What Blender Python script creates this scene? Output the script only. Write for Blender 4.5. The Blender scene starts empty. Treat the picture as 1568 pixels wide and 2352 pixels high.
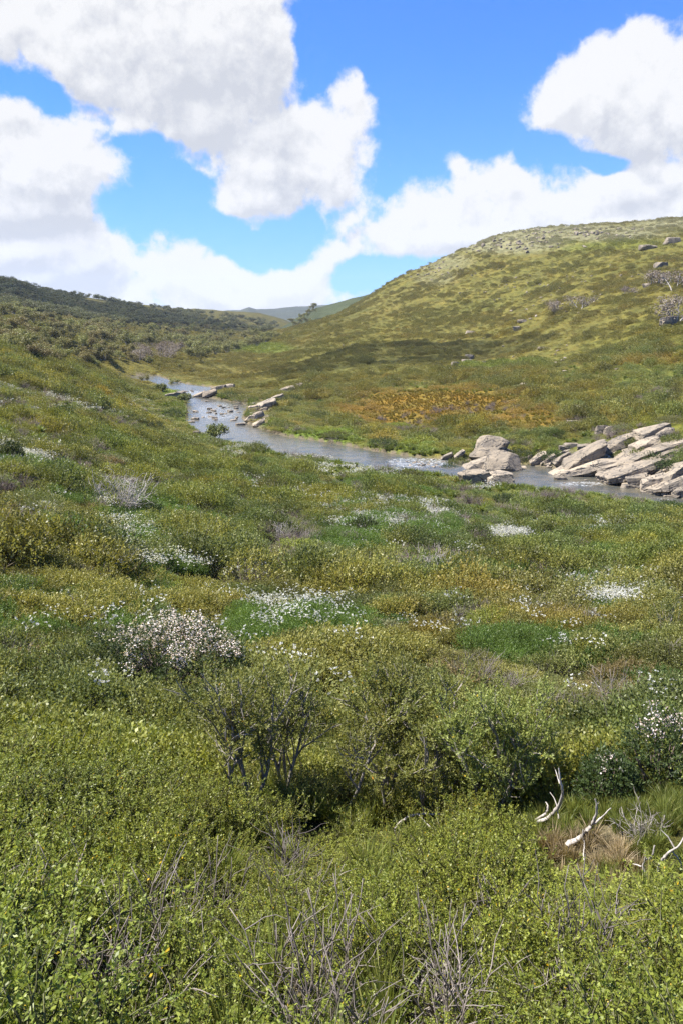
import bpy, bmesh, math, random
import numpy as np
from mathutils import Vector, Matrix, Euler, noise as mnoise

random.seed(7)
rng = np.random.default_rng(11)
SC = bpy.context.scene
COL = SC.collection
R = math.radians

# ------------------------------------------------------------------ camera
PITCH = R(12.8)
FD = 2352 * 28 / 36.0                       # focal length in the units of the photo coordinates used below
cam_d = bpy.data.cameras.new("camera")
cam_d.sensor_fit = 'VERTICAL'; cam_d.sensor_height = 36; cam_d.lens = 28
cam_d.clip_start = 0.05; cam_d.clip_end = 20000
cam = bpy.data.objects.new("camera", cam_d); COL.objects.link(cam)
cam.rotation_euler = (math.pi / 2 - PITCH, 0, 0)
SC.camera = cam

# ------------------------------------------------------------------ light
SUN_EL, SUN_AZ = R(58), R(-92)              # azimuth from +Y towards +X
sun_d = bpy.data.lights.new("sun", 'SUN'); sun_d.energy = 5.0; sun_d.angle = R(0.55); sun_d.color = (1.0, 0.95, 0.86)
sun = bpy.data.objects.new("sun", sun_d); COL.objects.link(sun)
SUN_DIR = Vector((math.cos(SUN_EL) * math.sin(SUN_AZ), math.cos(SUN_EL) * math.cos(SUN_AZ), math.sin(SUN_EL)))
sun.rotation_euler = (-SUN_DIR).to_track_quat('-Z', 'Y').to_euler()

SC.view_settings.view_transform = 'Standard'; SC.view_settings.look = 'None'
SC.view_settings.exposure = 1.36; SC.view_settings.gamma = 1.0
SC.render.engine = 'CYCLES'
SC.cycles.max_bounces = 5; SC.cycles.diffuse_bounces = 2; SC.cycles.glossy_bounces = 2
SC.cycles.transmission_bounces = 2; SC.cycles.volume_bounces = 0; SC.cycles.transparent_max_bounces = 8
SC.cycles.sample_clamp_indirect = 4.0; SC.cycles.use_denoising = True; SC.cycles.denoising_prefilter = 'NONE'; SC.cycles.denoising_input_passes = 'RGB_ALBEDO_NORMAL'


class NT:
    """small helper for node trees"""
    def __init__(s, tree): s.t = tree
    def n(s, typ, **kw):
        nd = s.t.nodes.new(typ)
        for k, v in kw.items():
            if k == 'inp':
                for a, b in v.items():
                    if hasattr(b, 'is_output'): s.t.links.new(b, nd.inputs[a])
                    else: nd.inputs[a].default_value = b
            else: setattr(nd, k, v)
        return nd
    def math(s, op, a, b=0.0, c=0.0, clamp=False):
        nd = s.t.nodes.new('ShaderNodeMath'); nd.operation = op; nd.use_clamp = clamp
        for i, v in enumerate((a, b, c)):
            if hasattr(v, 'is_output'): s.t.links.new(v, nd.inputs[i])
            else: nd.inputs[i].default_value = v
        return nd.outputs[0]
    def vm(s, op, a, b=(0, 0, 0), scale=None):
        nd = s.t.nodes.new('ShaderNodeVectorMath'); nd.operation = op
        for i, v in enumerate((a, b)):
            if hasattr(v, 'is_output'): s.t.links.new(v, nd.inputs[i])
            else: nd.inputs[i].default_value = v
        if scale is not None:
            if hasattr(scale, 'is_output'): s.t.links.new(scale, nd.inputs['Scale'])
            else: nd.inputs['Scale'].default_value = scale
        return nd.outputs['Value'] if op in ('DOT_PRODUCT', 'LENGTH') else nd.outputs[0]
    def maprange(s, v, a, b, c=0.0, d=1.0, smooth=True):
        nd = s.n('ShaderNodeMapRange'); nd.interpolation_type = 'SMOOTHSTEP' if smooth else 'LINEAR'
        s.t.links.new(v, nd.inputs[0])
        for i, q in enumerate((a, b, c, d)): nd.inputs[i + 1].default_value = q
        return nd.outputs[0]
    def mix(s, f, a, b, mode='MIX'):
        nd = s.t.nodes.new('ShaderNodeMix'); nd.data_type = 'RGBA'; nd.blend_type = mode
        for i, v in ((0, f), (6, a), (7, b)):
            if hasattr(v, 'is_output'): s.t.links.new(v, nd.inputs[i])
            elif i == 0: nd.inputs[i].default_value = v
            else: nd.inputs[i].default_value = (*v, 1) if len(v) == 3 else v
        return nd.outputs[2]
    def noise(s, vec, scale, detail=4, rough=0.5, dist=0.0):
        nd = s.n('ShaderNodeTexNoise', inp={'Scale': scale, 'Detail': detail, 'Roughness': rough, 'Distortion': dist})
        if vec is not None: s.t.links.new(vec, nd.inputs['Vector'])
        return nd.outputs[0]
    def link(s, a, b): s.t.links.new(a, b)


def ray(Dx, Dy):
    cx = (np.asarray(Dx, float) - 784) / FD; cy = (1176 - np.asarray(Dy, float)) / FD
    sp, cp = math.sin(PITCH), math.cos(PITCH)
    return np.stack([cx, cp + cy * sp, -sp + cy * cp], -1)


def project(x, y, z):
    """world -> photo coordinates and depth"""
    sp, cp = math.sin(PITCH), math.cos(PITCH)
    d = y * cp - z * sp; u = y * sp + z * cp
    dd = np.where(d > 0.05, d, 0.05)
    return 784 + FD * x / dd, 1176 - FD * u / dd, d


# ------------------------------------------------------------------ sky with clouds (world, by direction)
world = bpy.data.worlds.new("World"); SC.world = world; world.use_nodes = True
W = NT(world.node_tree); W.t.nodes.clear()
sky = W.n('ShaderNodeTexSky'); sky.sky_type = 'NISHITA'; sky.sun_disc = False
sky.sun_elevation = SUN_EL; sky.sun_rotation = SUN_AZ; sky.altitude = 1700; sky.air_density = 1.0; sky.dust_density = 0.3; sky.ozone_density = 2.5
tc = W.n('ShaderNodeTexCoord')

# cumulus banks: centre and half-axes given in photo units, turned into azimuth / elevation
BLOBS = [(300, 70, 340, 170), (540, 110, 160, 170), (470, 270, 190, 120), (640, 330, 170, 120), (560, 420, 110, 58),
         (740, 400, 70, 50), (770, 200, 48, 75), (280, 200, 210, 90), (40, 60, 240, 120), (400, 120, 230, 170),
         (90, 380, 210, 115), (-20, 340, 170, 110), (60, 460, 220, 65), (60, 570, 240, 55), (200, 610, 290, 60),
         (310, 640, 260, 62), (530, 620, 70, 55), (660, 635, 120, 48), (450, 675, 260, 48), (90, 640, 220, 50),
         (860, 535, 115, 70), (960, 500, 130, 85), (1080, 430, 75, 95), (1055, 365, 42, 42), (1180, 430, 110, 75),
         (1000, 565, 220, 42), (1260, 490, 160, 58), (1400, 450, 150, 60), (1510, 425, 90, 48), (1350, 520, 300, 50),
         (1390, 195, 160, 95), (1470, 130, 75, 60), (1290, 225, 95, 62), (1440, 300, 105, 75), (1580, 260, 90, 110),
         (1455, 365, 55, 42), (1650, 470, 200, 90), (-250, 300, 250, 350)]

# the blue windows between them
WINDOWS = [(1330, 30, 260, 75), (1235, 370, 50, 60), (385, 430, 70, 120), (560, 540, 190, 55), (370, 335, 90, 40), (130, 215, 150, 40), (950, 230, 110, 190), (880, 60, 190, 130), (1130, 170, 80, 170), (1340, 375, 50, 18), (720, 60, 60, 70), (840, 640, 70, 34), (330, 480, 60, 40), (700, 545, 70, 60)]


def azel(Dx, Dy):
    d = ray(Dx, Dy); d = d / np.linalg.norm(d)
    return math.atan2(d[0], d[1]), math.asin(d[2])


def cloud_group(detail):
    grp = bpy.data.node_groups.new("cloud_density", 'ShaderNodeTree')
    grp.interface.new_socket("P", in_out='INPUT', socket_type='NodeSocketVector')
    grp.interface.new_socket("N", in_out='INPUT', socket_type='NodeSocketVector')
    grp.interface.new_socket("D", in_out='OUTPUT', socket_type='NodeSocketFloat')
    G = NT(grp); gi = G.n('NodeGroupInput'); go = G.n('NodeGroupOutput')
    pw = gi.outputs['P']
    if detail > 4:
        nz = G.n('ShaderNodeTexNoise', inp={'Scale': 6.0, 'Detail': 2.0, 'Roughness': 0.5}); G.link(gi.outputs['N'], nz.inputs['Vector'])
        pw = G.vm('ADD', pw, G.vm('SCALE', G.vm('SUBTRACT', nz.outputs['Color'], (0.5, 0.5, 0.5)), scale=0.11))
    acc = None
    for (bx, by, brx, bry) in BLOBS:
        a, e = azel(bx, by); sx = brx / FD; sy = bry / FD
        q = G.vm('MULTIPLY_ADD', pw, (1 / sx, 1 / sy, 0)); q.node.inputs[2].default_value = (-a / sx, -e / sy, 0)
        v = G.vm('LENGTH', q)
        if min(brx, bry) < 30: v = G.math('ADD', v, 0.35)
        if acc is None: acc = v
        else:
            nd = G.n('ShaderNodeMath', operation='SMOOTH_MIN'); G.link(acc, nd.inputs[0]); G.link(v, nd.inputs[1]); nd.inputs[2].default_value = 0.22
            acc = nd.outputs[0]
    gap = None
    for (bx, by, brx, bry) in WINDOWS:
        a, e = azel(bx, by); sx = brx / FD; sy = bry / FD
        q = G.vm('MULTIPLY_ADD', pw, (1 / sx, 1 / sy, 0)); q.node.inputs[2].default_value = (-a / sx, -e / sy, 0)
        v = G.vm('LENGTH', q); gap = v if gap is None else G.math('MINIMUM', gap, v)
    hole = G.math('MULTIPLY', G.maprange(gap, 0.1, 1.75, 1.0, 0.0), 1.05)
    f1 = G.noise(gi.outputs['N'], 10.0, detail, 0.63)
    dens = G.math('ADD', G.math('SUBTRACT', G.math('SUBTRACT', 1.22, acc), hole), G.math('MULTIPLY', G.math('SUBTRACT', f1, 0.5), CLOUD_NOISE))
    if detail > 4:
        f2 = G.noise(gi.outputs['N'], 26.0, 4, 0.55)
        bil = G.math('ABSOLUTE', G.math('SUBTRACT', f2, 0.5))
        dens = G.math('ADD', dens, G.math('MULTIPLY', G.math('SUBTRACT', 0.1, bil), 1.7))
    G.link(dens, go.inputs['D'])
    return grp


CLOUD_NOISE = 3.3
GRP_FINE, GRP_SOFT = cloud_group(9.0), cloud_group(4.0)
sep = W.n('ShaderNodeSeparateXYZ'); W.link(tc.outputs['Generated'], sep.inputs[0])
az = W.math('ARCTAN2', sep.outputs[0], sep.outputs[1]); el = W.math('ARCSINE', sep.outputs[2])
pc = W.n('ShaderNodeCombineXYZ'); W.link(az, pc.inputs[0]); W.link(el, pc.inputs[1])
def cloud_at(da, de, grp):
    g = W.n('ShaderNodeGroup'); g.node_tree = grp
    W.link(W.vm('ADD', pc.outputs[0], (da, de, 0)), g.inputs['P'])
    W.link(W.vm('ADD', tc.outputs['Generated'], (da, 0, de)), g.inputs['N'])
    return g.outputs['D']
d0 = cloud_at(0, 0, GRP_FINE); d1 = cloud_at(-0.006, 0.015, GRP_FINE); d2 = cloud_at(-0.02, 0.07, GRP_SOFT)
world.cycles.sampling_method = 'MANUAL'; world.cycles.sample_map_resolution = 256
alpha = W.maprange(d0, -0.22, 0.42)
thick = W.maprange(W.math('ADD', W.math('MULTIPLY', d1, 0.45), W.math('MULTIPLY', d2, 0.55)), 0.12, 1.15)
edge = W.maprange(W.math('SUBTRACT', d1, d0), -0.5, 0.5, 0.0, 1.0, smooth=False)
shade = W.math('ADD', W.math('MULTIPLY', thick, 0.72), W.math('MULTIPLY', W.math('SUBTRACT', edge, 0.5), 0.95), clamp=True)
ccol = W.mix(shade, (7.9, 7.9, 8.0), (5.4, 5.6, 6.1))
skyc = W.mix(1.0, sky.outputs[0], (0.50, 1.20, 2.15), 'MULTIPLY')
low = W.maprange(el, -0.05, 0.30, 0.6, 0.0)
skyc = W.mix(low, skyc, (2.3, 4.6, 7.6))
both = W.mix(alpha, skyc, ccol)
bg = W.n('ShaderNodeBackground', inp={'Strength': 0.047}); W.link(both, bg.inputs['Color'])
out = W.n('ShaderNodeOutputWorld'); W.link(bg.outputs[0], out.inputs['Surface'])


# ------------------------------------------------------------------ numeric noise
def _h(ix, iy, s):
    v = (ix.astype(np.int64) * 374761393 + iy.astype(np.int64) * 668265263 + s * 974634777) & 0xFFFFFFFF
    v = ((v ^ (v >> 13)) * 1274126177) & 0xFFFFFFFF
    return ((v ^ (v >> 16)) & 0xFFFF) / 65535.0


def vnoise(x, y, s=0):
    ix = np.floor(x); iy = np.floor(y); fx = x - ix; fy = y - iy
    fx = fx * fx * fx * (fx * (fx * 6 - 15) + 10); fy = fy * fy * fy * (fy * (fy * 6 - 15) + 10)
    a = _h(ix, iy, s); b = _h(ix + 1, iy, s); c = _h(ix, iy + 1, s); d = _h(ix + 1, iy + 1, s)
    return (a + (b - a) * fx) * (1 - fy) + (c + (d - c) * fx) * fy


def fbm(x, y, s=0, o=4, g=0.5):
    t = 0; a = 1; n = 0
    for i in range(o):
        t = t + a * vnoise(x * 2 ** i + 17.3 * i, y * 2 ** i - 9.1 * i, s + i); n += a; a *= g
    return t / n


def sstep(a, b, x):
    t = np.clip((x - a) / (b - a), 0, 1); return t * t * (3 - 2 * t)


# ------------------------------------------------------------------ terrain heights
CP = [  # photo x, photo y, horizontal range in metres: what the photograph shows of the ground
    (0, 2352, 2.5), (784, 2352, 2.5), (1568, 2352, 2.5), (0, 2100, 4.1), (784, 2100, 4.0), (1568, 2100, 4.1),
    (0, 1900, 6.2), (784, 1900, 6.3), (1568, 1900, 6.6), (1300, 1900, 6.8), (0, 1700, 9.2), (784, 1700, 9.4), (1568, 1700, 9.8),
    (0, 1500, 14.5), (784, 1500, 16), (1568, 1500, 17), (0, 1300, 24), (784, 1300, 34), (1568, 1300, 42),
    (1100, 1300, 37), (400, 1300, 29), (300, 1200, 41), (0, 1200, 32), (700, 1200, 52), (1100, 1220, 57), (1500, 1215, 66),
    (0, 1100, 43), (300, 1100, 62), (700, 1105, 84), (1050, 1140, 82), (1250, 1160, 82), (1568, 1185, 80),
    (0, 1000, 66), (300, 1010, 106), (450, 1040, 110), (0, 900, 112), (150, 920, 125), (300, 940, 155), (390, 980, 146),
    (250, 890, 205), (150, 870, 180), (0, 850, 150), (0, 815, 200), (100, 838, 215), (200, 845, 250), (300, 835, 330),
    (0, 760, 300), (100, 760, 340), (200, 790, 380), (0, 700, 620), (0, 651, 950), (110, 674, 1080), (200, 760, 500), (200, 720, 800), (200, 682, 1150),
    (320, 700, 1250), (320, 740, 820), (320, 790, 480), (400, 825, 400), (400, 790, 560), (400, 745, 950), (400, 713, 1400), (470, 718, 1500), (520, 722, 1550), (600, 722, 1700),
    (500, 828, 410), (520, 795, 600), (520, 750, 1050), (600, 790, 600), (620, 760, 900),
    (420, 865, 320), (560, 870, 290), (700, 880, 245), (600, 840, 380), (560, 900, 235), (640, 920, 200), (640, 960, 165),
    (700, 850, 300), (700, 800, 400), (690, 753, 640), (740, 960, 172), (820, 1000, 150), (800, 900, 212), (800, 820, 310), (800, 760, 450), (795, 715, 720),
    (1000, 1030, 134), (1000, 950, 158), (1000, 870, 225), (1000, 800, 320), (1000, 700, 480), (1000, 640, 620), (1000, 604, 720), (870, 666, 790), (930, 632, 760),
    (1150, 546, 700), (1150, 600, 560), (1150, 700, 420), (1150, 800, 300), (1150, 900, 190), (1150, 1000, 130),
    (1300, 525, 690), (1300, 600, 500), (1300, 700, 350), (1300, 800, 260), (1300, 880, 195), (1300, 960, 142), (1300, 1020, 112),
    (1568, 497, 640), (1568, 600, 400), (1568, 700, 280), (1568, 800, 215), (1568, 900, 165), (1568, 960, 132),
    (1500, 985, 104), (1520, 1040, 99), (1420, 1050, 99), (1568, 1020, 102), (1440, 1000, 118), (1350, 1040, 102),
    (1800, 490, 600), (1800, 700, 260), (1800, 1000, 108), (1800, 1300, 42), (1800, 1900, 6.6),
    (-250, 640, 900), (-250, 800, 180), (-250, 1000, 60), (-250, 1300, 22), (-250, 1900, 6)]
_c = np.array(CP, float)
_d = ray(_c[:, 0], _c[:, 1]); _th = np.arctan2(_d[:, 0], _d[:, 1]); _s = _d[:, 2] / np.hypot(_d[:, 0], _d[:, 1])
_r = _c[:, 2]; _s = _s - 0.5 * (1 - sstep(30, 90, _r)) / _r
# behind the crests the ground falls away
ext = [(t, 2600.0, v) for t, v in ((-0.5, 0.005), (-0.25, 0.005), (-0.1, 0.005), (0.05, -0.02), (0.2, 0.02), (0.45, 0.03))]
ext += [(0.12, 1300.0, 0.005), (0.2, 1200.0, 0.06), (0.4, 1200.0, 0.07), (0.05, 1150.0, -0.01)]
_th = np.append(_th, [e[0] for e in ext]); _r = np.append(_r, [e[1] for e in ext]); _s = np.append(_s, [e[2] for e in ext])
KT = 3.0
_A = np.stack([_th * KT, np.log(_r)], 1)
def _phi(d2): return 0.5 * d2 * np.log(d2 + 1e-12)
_n = len(_A)
_K = _phi(((_A[:, None] - _A[None]) ** 2).sum(-1)) + np.eye(_n) * 0.004
_P = np.concatenate([np.ones((_n, 1)), _A], 1)
_M = np.block([[_K, _P], [_P.T, np.zeros((3, 3))]])
_w = np.linalg.solve(_M, np.concatenate([_s, np.zeros(3)]))


def base_height(th, r):
    th = np.clip(th, -0.62, 0.62); rr = np.clip(r, 2.3, 2600)
    q = np.stack([th.ravel() * KT, np.log(rr).ravel()], 1); o = np.empty(len(q))
    for i in range(0, len(q), 20000):
        b = q[i:i + 20000]
        o[i:i + 20000] = _phi(((b[:, None] - _A[None]) ** 2).sum(-1)) @ _w[:_n] + _w[_n] + b @ _w[_n + 1:]
    return o.reshape(rr.shape) * rr


def zr(y): return -18.5 + 0.006 * (y - 90)          # water level rises gently upstream


def on_water(Dx, Dy):
    d = ray(Dx, Dy)
    t = (-18.5 - 0.54) / (d[..., 2] - 0.006 * d[..., 1])
    return d * t[..., None]


FAR_BANK = [(200, 866), (281, 868), (314, 863), (359, 862), (400, 876), (440, 884), (488, 889), (491, 897), (474, 905), (464, 911), (491, 916),
            (509, 919.5), (540, 925), (569, 930), (566, 945), (557, 960), (575, 977), (599, 984), (653, 1002), (739, 1014), (840, 1032),
            (920, 1046), (963, 1052), (1021, 1056), (1086, 1058), (1156, 1062), (1214, 1068), (1271, 1076), (1348, 1093), (1426, 1107),
            (1464, 1124), (1503, 1136), (1560, 1143), (1700, 1152)]
NEAR_BANK = [(200, 879), (281, 881), (344, 877), (365, 885), (385, 894), (410, 900), (413, 908), (432, 920), (428, 930), (434, 950), (428, 970),
             (444, 988), (480, 1010), (524, 1024), (593, 1032), (653, 1053), (739, 1061), (800, 1073), (880, 1087), (960, 1092), (1060, 1108),
             (1171, 1125), (1233, 1133), (1295, 1141), (1387, 1150), (1457, 1162), (1510, 1167), (1560, 1174), (1700, 1194)]
_f = on_water(*np.array(FAR_BANK, float).T); _nb = on_water(*np.array(NEAR_BANK, float).T)
RIVER = np.concatenate([_f, _nb[::-1]])[:, :2]


def river_dist(x, y):
    """signed distance to the river's edge, negative in the water"""
    x = np.asarray(x, float); y = np.asarray(y, float)
    dmin = np.full(x.shape, 1e9); ins = np.zeros(x.shape, bool)
    for i in range(len(RIVER)):
        ax, ay = RIVER[i]; bx, by = RIVER[(i + 1) % len(RIVER)]
        ex, ey = bx - ax, by - ay; L = ex * ex + ey * ey + 1e-9
        t = np.clip(((x - ax) * ex + (y - ay) * ey) / L, 0, 1)
        dmin = np.minimum(dmin, np.hypot(x - ax - t * ex, y - ay - t * ey))
        cr = ((ay > y) != (by > y)) & (x < (bx - ax) * (y - ay) / (by - ay + 1e-12) + ax)
        ins ^= cr
    return np.where(ins, -dmin, dmin)


TH = np.concatenate([np.linspace(-math.pi, -0.62, 40)[:-1], np.linspace(-0.62, 0.62, 400), np.linspace(0.62, math.pi, 40)[1:]])
LR = np.linspace(math.log(0.6), math.log(2600), 640)
_tg, _lg = np.meshgrid(TH, LR, indexing='ij'); _rg = np.exp(_lg)
# the spline is smooth: evaluate on every second ring/angle would do, but this is fast enough
ZG = base_height(_tg, _rg)
XG = _rg * np.sin(_tg); YG = _rg * np.cos(_tg)
amp = np.interp(np.log(_rg), np.log([2, 8, 40, 150, 400, 900, 2000]), [0.0, 0.16, 0.35, 0.5, 2.0, 6.0, 12.0])
wl = np.interp(np.log(_rg), np.log([2, 8, 40, 150, 400, 900]), [1.4, 2.2, 5.0, 11.0, 30.0, 70.0])
n1 = fbm(XG / 2.3, YG / 2.3, 3, 3) - 0.5; n2 = fbm(XG / 9, YG / 9, 5, 4) - 0.5; n3 = fbm(XG / 45, YG / 45, 9, 5) - 0.5; n4 = fbm(XG / 140, YG / 140, 13, 5) - 0.5
near_w = 1 - sstep(60, 160, _rg)
ZG = ZG + (0.32 + .35 * sstep(9, 18, _rg)) * n1 * near_w * sstep(2, 7, _rg) + 0.9 * n2 * sstep(5, 25, _rg) + 3.2 * n3 * sstep(110, 420, _rg) + 12.0 * n4 * sstep(350, 1000, _rg)
ZG = ZG + 0.45 * np.exp(-(((XG - 2.7) / 1.25) ** 2 + ((YG - 6.9) / 1.3) ** 2) ** 1.5)      # the knoll of the grassy opening
_m = (_rg > 40) & (_rg < 460) & (np.abs(_tg) < 0.75)
rd = np.full(ZG.shape, 1e3); rd[_m] = river_dist(XG[_m], YG[_m])
_zr = zr(YG)
bank = np.maximum(ZG, _zr + 0.35)
k = sstep(0.0, 14.0, rd)
out_z = (_zr + 0.30 + 0.25 * sstep(0, 1.5, rd)) * (1 - k) + bank * k
k30 = sstep(15, 40, rd)
ZG = np.where(rd < 0, _zr - np.minimum(1.4, 0.1 + 0.35 * -rd), np.where(rd < 40, out_z * (1 - k30) + ZG * k30, ZG))


def ground(x, y):
    """terrain height by bilinear look-up"""
    x = np.asarray(x, float); y = np.asarray(y, float)
    th = np.arctan2(x, y); lr = np.clip(np.log(np.maximum(np.hypot(x, y), 0.61)), LR[0], LR[-1] - 1e-6)
    i = np.clip(np.searchsorted(TH, th) - 1, 0, len(TH) - 2); ft = (th - TH[i]) / (TH[i + 1] - TH[i])
    g = (lr - LR[0]) / (LR[1] - LR[0]); j = np.clip(g.astype(int), 0, len(LR) - 2); fr = g - j
    return (ZG[i, j] * (1 - ft) + ZG[i + 1, j] * ft) * (1 - fr) + (ZG[i, j + 1] * (1 - ft) + ZG[i + 1, j + 1] * ft) * fr


_RS = np.exp(np.linspace(math.log(1.8), math.log(2500), 1500))


def spot(Dx, Dy):
    """the place on the ground seen at a photo coordinate"""
    d = ray(Dx, Dy); h = math.hypot(d[0], d[1])
    zz = d[2] / h * _RS; g = ground(d[0] / h * _RS, d[1] / h * _RS)
    hit = np.nonzero(zz < g)[0]
    r = _RS[hit[0]] if len(hit) else 900.0
    x, y = d[0] / h * r, d[1] / h * r
    return Vector((x, y, float(ground(x, y))))


# ------------------------------------------------------------------ properties
def tag(o, label=None, cat=None, group=None, kind=None):
    if label: o['label'] = label
    if cat: o['category'] = cat
    if group: o['group'] = group
    if kind: o['kind'] = kind
    return o


def empty(name, loc, rz=0.0, scale=1.0):
    o = bpy.data.objects.new(name, None); COL.objects.link(o)
    o.location = loc; o.rotation_euler = (0, 0, rz); o.empty_display_size = 0.2
    o.scale = (scale,) * 3 if not hasattr(scale, '__len__') else scale
    return o


def mesh_np(name, V, F, mat=None, col=None, smooth=False):
    """mesh from arrays: F is (n,3) or (n,4)"""
    me = bpy.data.meshes.new(name)
    V = np.asarray(V, np.float32); F = np.asarray(F, np.int32); k = F.shape[1]
    me.vertices.add(len(V)); me.vertices.foreach_set('co', V.ravel())
    me.loops.add(F.size); me.loops.foreach_set('vertex_index', F.ravel())
    me.polygons.add(len(F)); me.polygons.foreach_set('loop_start', np.arange(len(F), dtype=np.int32) * k)
    me.update(calc_edges=True)
    if smooth: me.polygons.foreach_set('use_smooth', np.ones(len(F), bool))
    if col is not None:
        a = me.attributes.new('col', 'FLOAT_COLOR', 'POINT')
        a.data.foreach_set('color', np.concatenate([col, np.ones((len(col), 1))], 1).astype(np.float32).ravel())
    if mat: me.materials.append(mat)
    return me


def place(name, me, parent=None, loc=None):
    o = bpy.data.objects.new(name, me); COL.objects.link(o)
    if parent: o.parent = parent
    if loc is not None: o.location = loc
    return o


# ------------------------------------------------------------------ materials
def new_mat(name):
    m = bpy.data.materials.new(name); m.use_nodes = True; m.node_tree.nodes.clear()
    return m, NT(m.node_tree)


def leaf_material(name, trans=0.35, spec=0.35, rough=0.45):
    m, T = new_mat(name)
    vc = T.n('ShaderNodeAttribute', attribute_name='col')
    ti = T.n('ShaderNodeAttribute', attribute_name='tint', attribute_type='INSTANCER')
    c = T.mix(1.0, vc.outputs['Color'], ti.outputs['Color'], 'MULTIPLY')
    p = T.n('ShaderNodeBsdfPrincipled', inp={'Base Color': c, 'Roughness': rough, 'Specular IOR Level': spec})
    tr = T.n('ShaderNodeBsdfTranslucent', inp={'Color': T.mix(1.0, c, (1.25, 1.2, 0.6), 'MULTIPLY')})
    mx = T.n('ShaderNodeMixShader', inp={0: trans}); T.link(p.outputs[0], mx.inputs[1]); T.link(tr.outputs[0], mx.inputs[2])
    o = T.n('ShaderNodeOutputMaterial'); T.link(mx.outputs[0], o.inputs['Surface'])
    return m


def leaf_material_plain(name, trans=0.35, spec=0.3, rough=0.5):
    """the same for single plants: colour from the leaves and a slight shift from plant to plant"""
    m, T = new_mat(name)
    vc = T.n('ShaderNodeAttribute', attribute_name='col')
    oi = T.n('ShaderNodeObjectInfo')
    h = T.n('ShaderNodeHueSaturation', inp={'Hue': T.maprange(oi.outputs['Random'], 0, 1, 0.485, 0.515, False), 'Saturation': 1.0,
                                           'Value': T.maprange(oi.outputs['Random'], 0, 1, 0.8, 1.2, False), 'Color': vc.outputs['Color']})
    c = h.outputs[0]
    p = T.n('ShaderNodeBsdfPrincipled', inp={'Base Color': c, 'Roughness': rough, 'Specular IOR Level': spec})
    tr = T.n('ShaderNodeBsdfTranslucent', inp={'Color': T.mix(1.0, c, (1.25, 1.2, 0.6), 'MULTIPLY')})
    mx = T.n('ShaderNodeMixShader', inp={0: trans}); T.link(p.outputs[0], mx.inputs[1]); T.link(tr.outputs[0], mx.inputs[2])
    o = T.n('ShaderNodeOutputMaterial'); T.link(mx.outputs[0], o.inputs['Surface'])
    return m


def wood_material(name, c1, c2, scale=30):
    m, T = new_mat(name)
    g = T.n('ShaderNodeNewGeometry')
    tcn = T.n('ShaderNodeTexCoord')
    v = T.vm('MULTIPLY', tcn.outputs['Object'], (1, 1, 0.25))
    n = T.noise(v, scale, 6, 0.65)
    c = T.mix(T.maprange(n, 0.3, 0.7), c1, c2)
    bm_ = T.n('ShaderNodeBump', inp={'Strength': 0.5, 'Distance': 0.01, 'Height': n})
    p = T.n('ShaderNodeBsdfPrincipled', inp={'Base Color': c, 'Roughness': 0.85, 'Specular IOR Level': 0.2, 'Normal': bm_.outputs[0]})
    o = T.n('ShaderNodeOutputMaterial'); T.link(p.outputs[0], o.inputs['Surface'])
    return m


M_LEAF = leaf_material('heath_leaves')
M_LEAFP = leaf_material_plain('shrub_leaves')
M_FLOWER = leaf_material_plain('petals', 0.3, 0.1, 0.8)
M_GUM = leaf_material_plain('gum_leaves', 0.25, 0.3, 0.5)
M_BARK = wood_material('grey_bark', (0.16, 0.135, 0.115), (0.36, 0.325, 0.29), 40)
M_DARKBARK = wood_material('dark_bark', (0.07, 0.055, 0.045), (0.22, 0.18, 0.15), 40)
M_BLEACH = wood_material('bleached_wood', (0.24, 0.21, 0.185), (0.52, 0.475, 0.43), 26)
M_GUMBARK = wood_material('gum_bark', (0.25, 0.22, 0.19), (0.5, 0.46, 0.41), 4)


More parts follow.
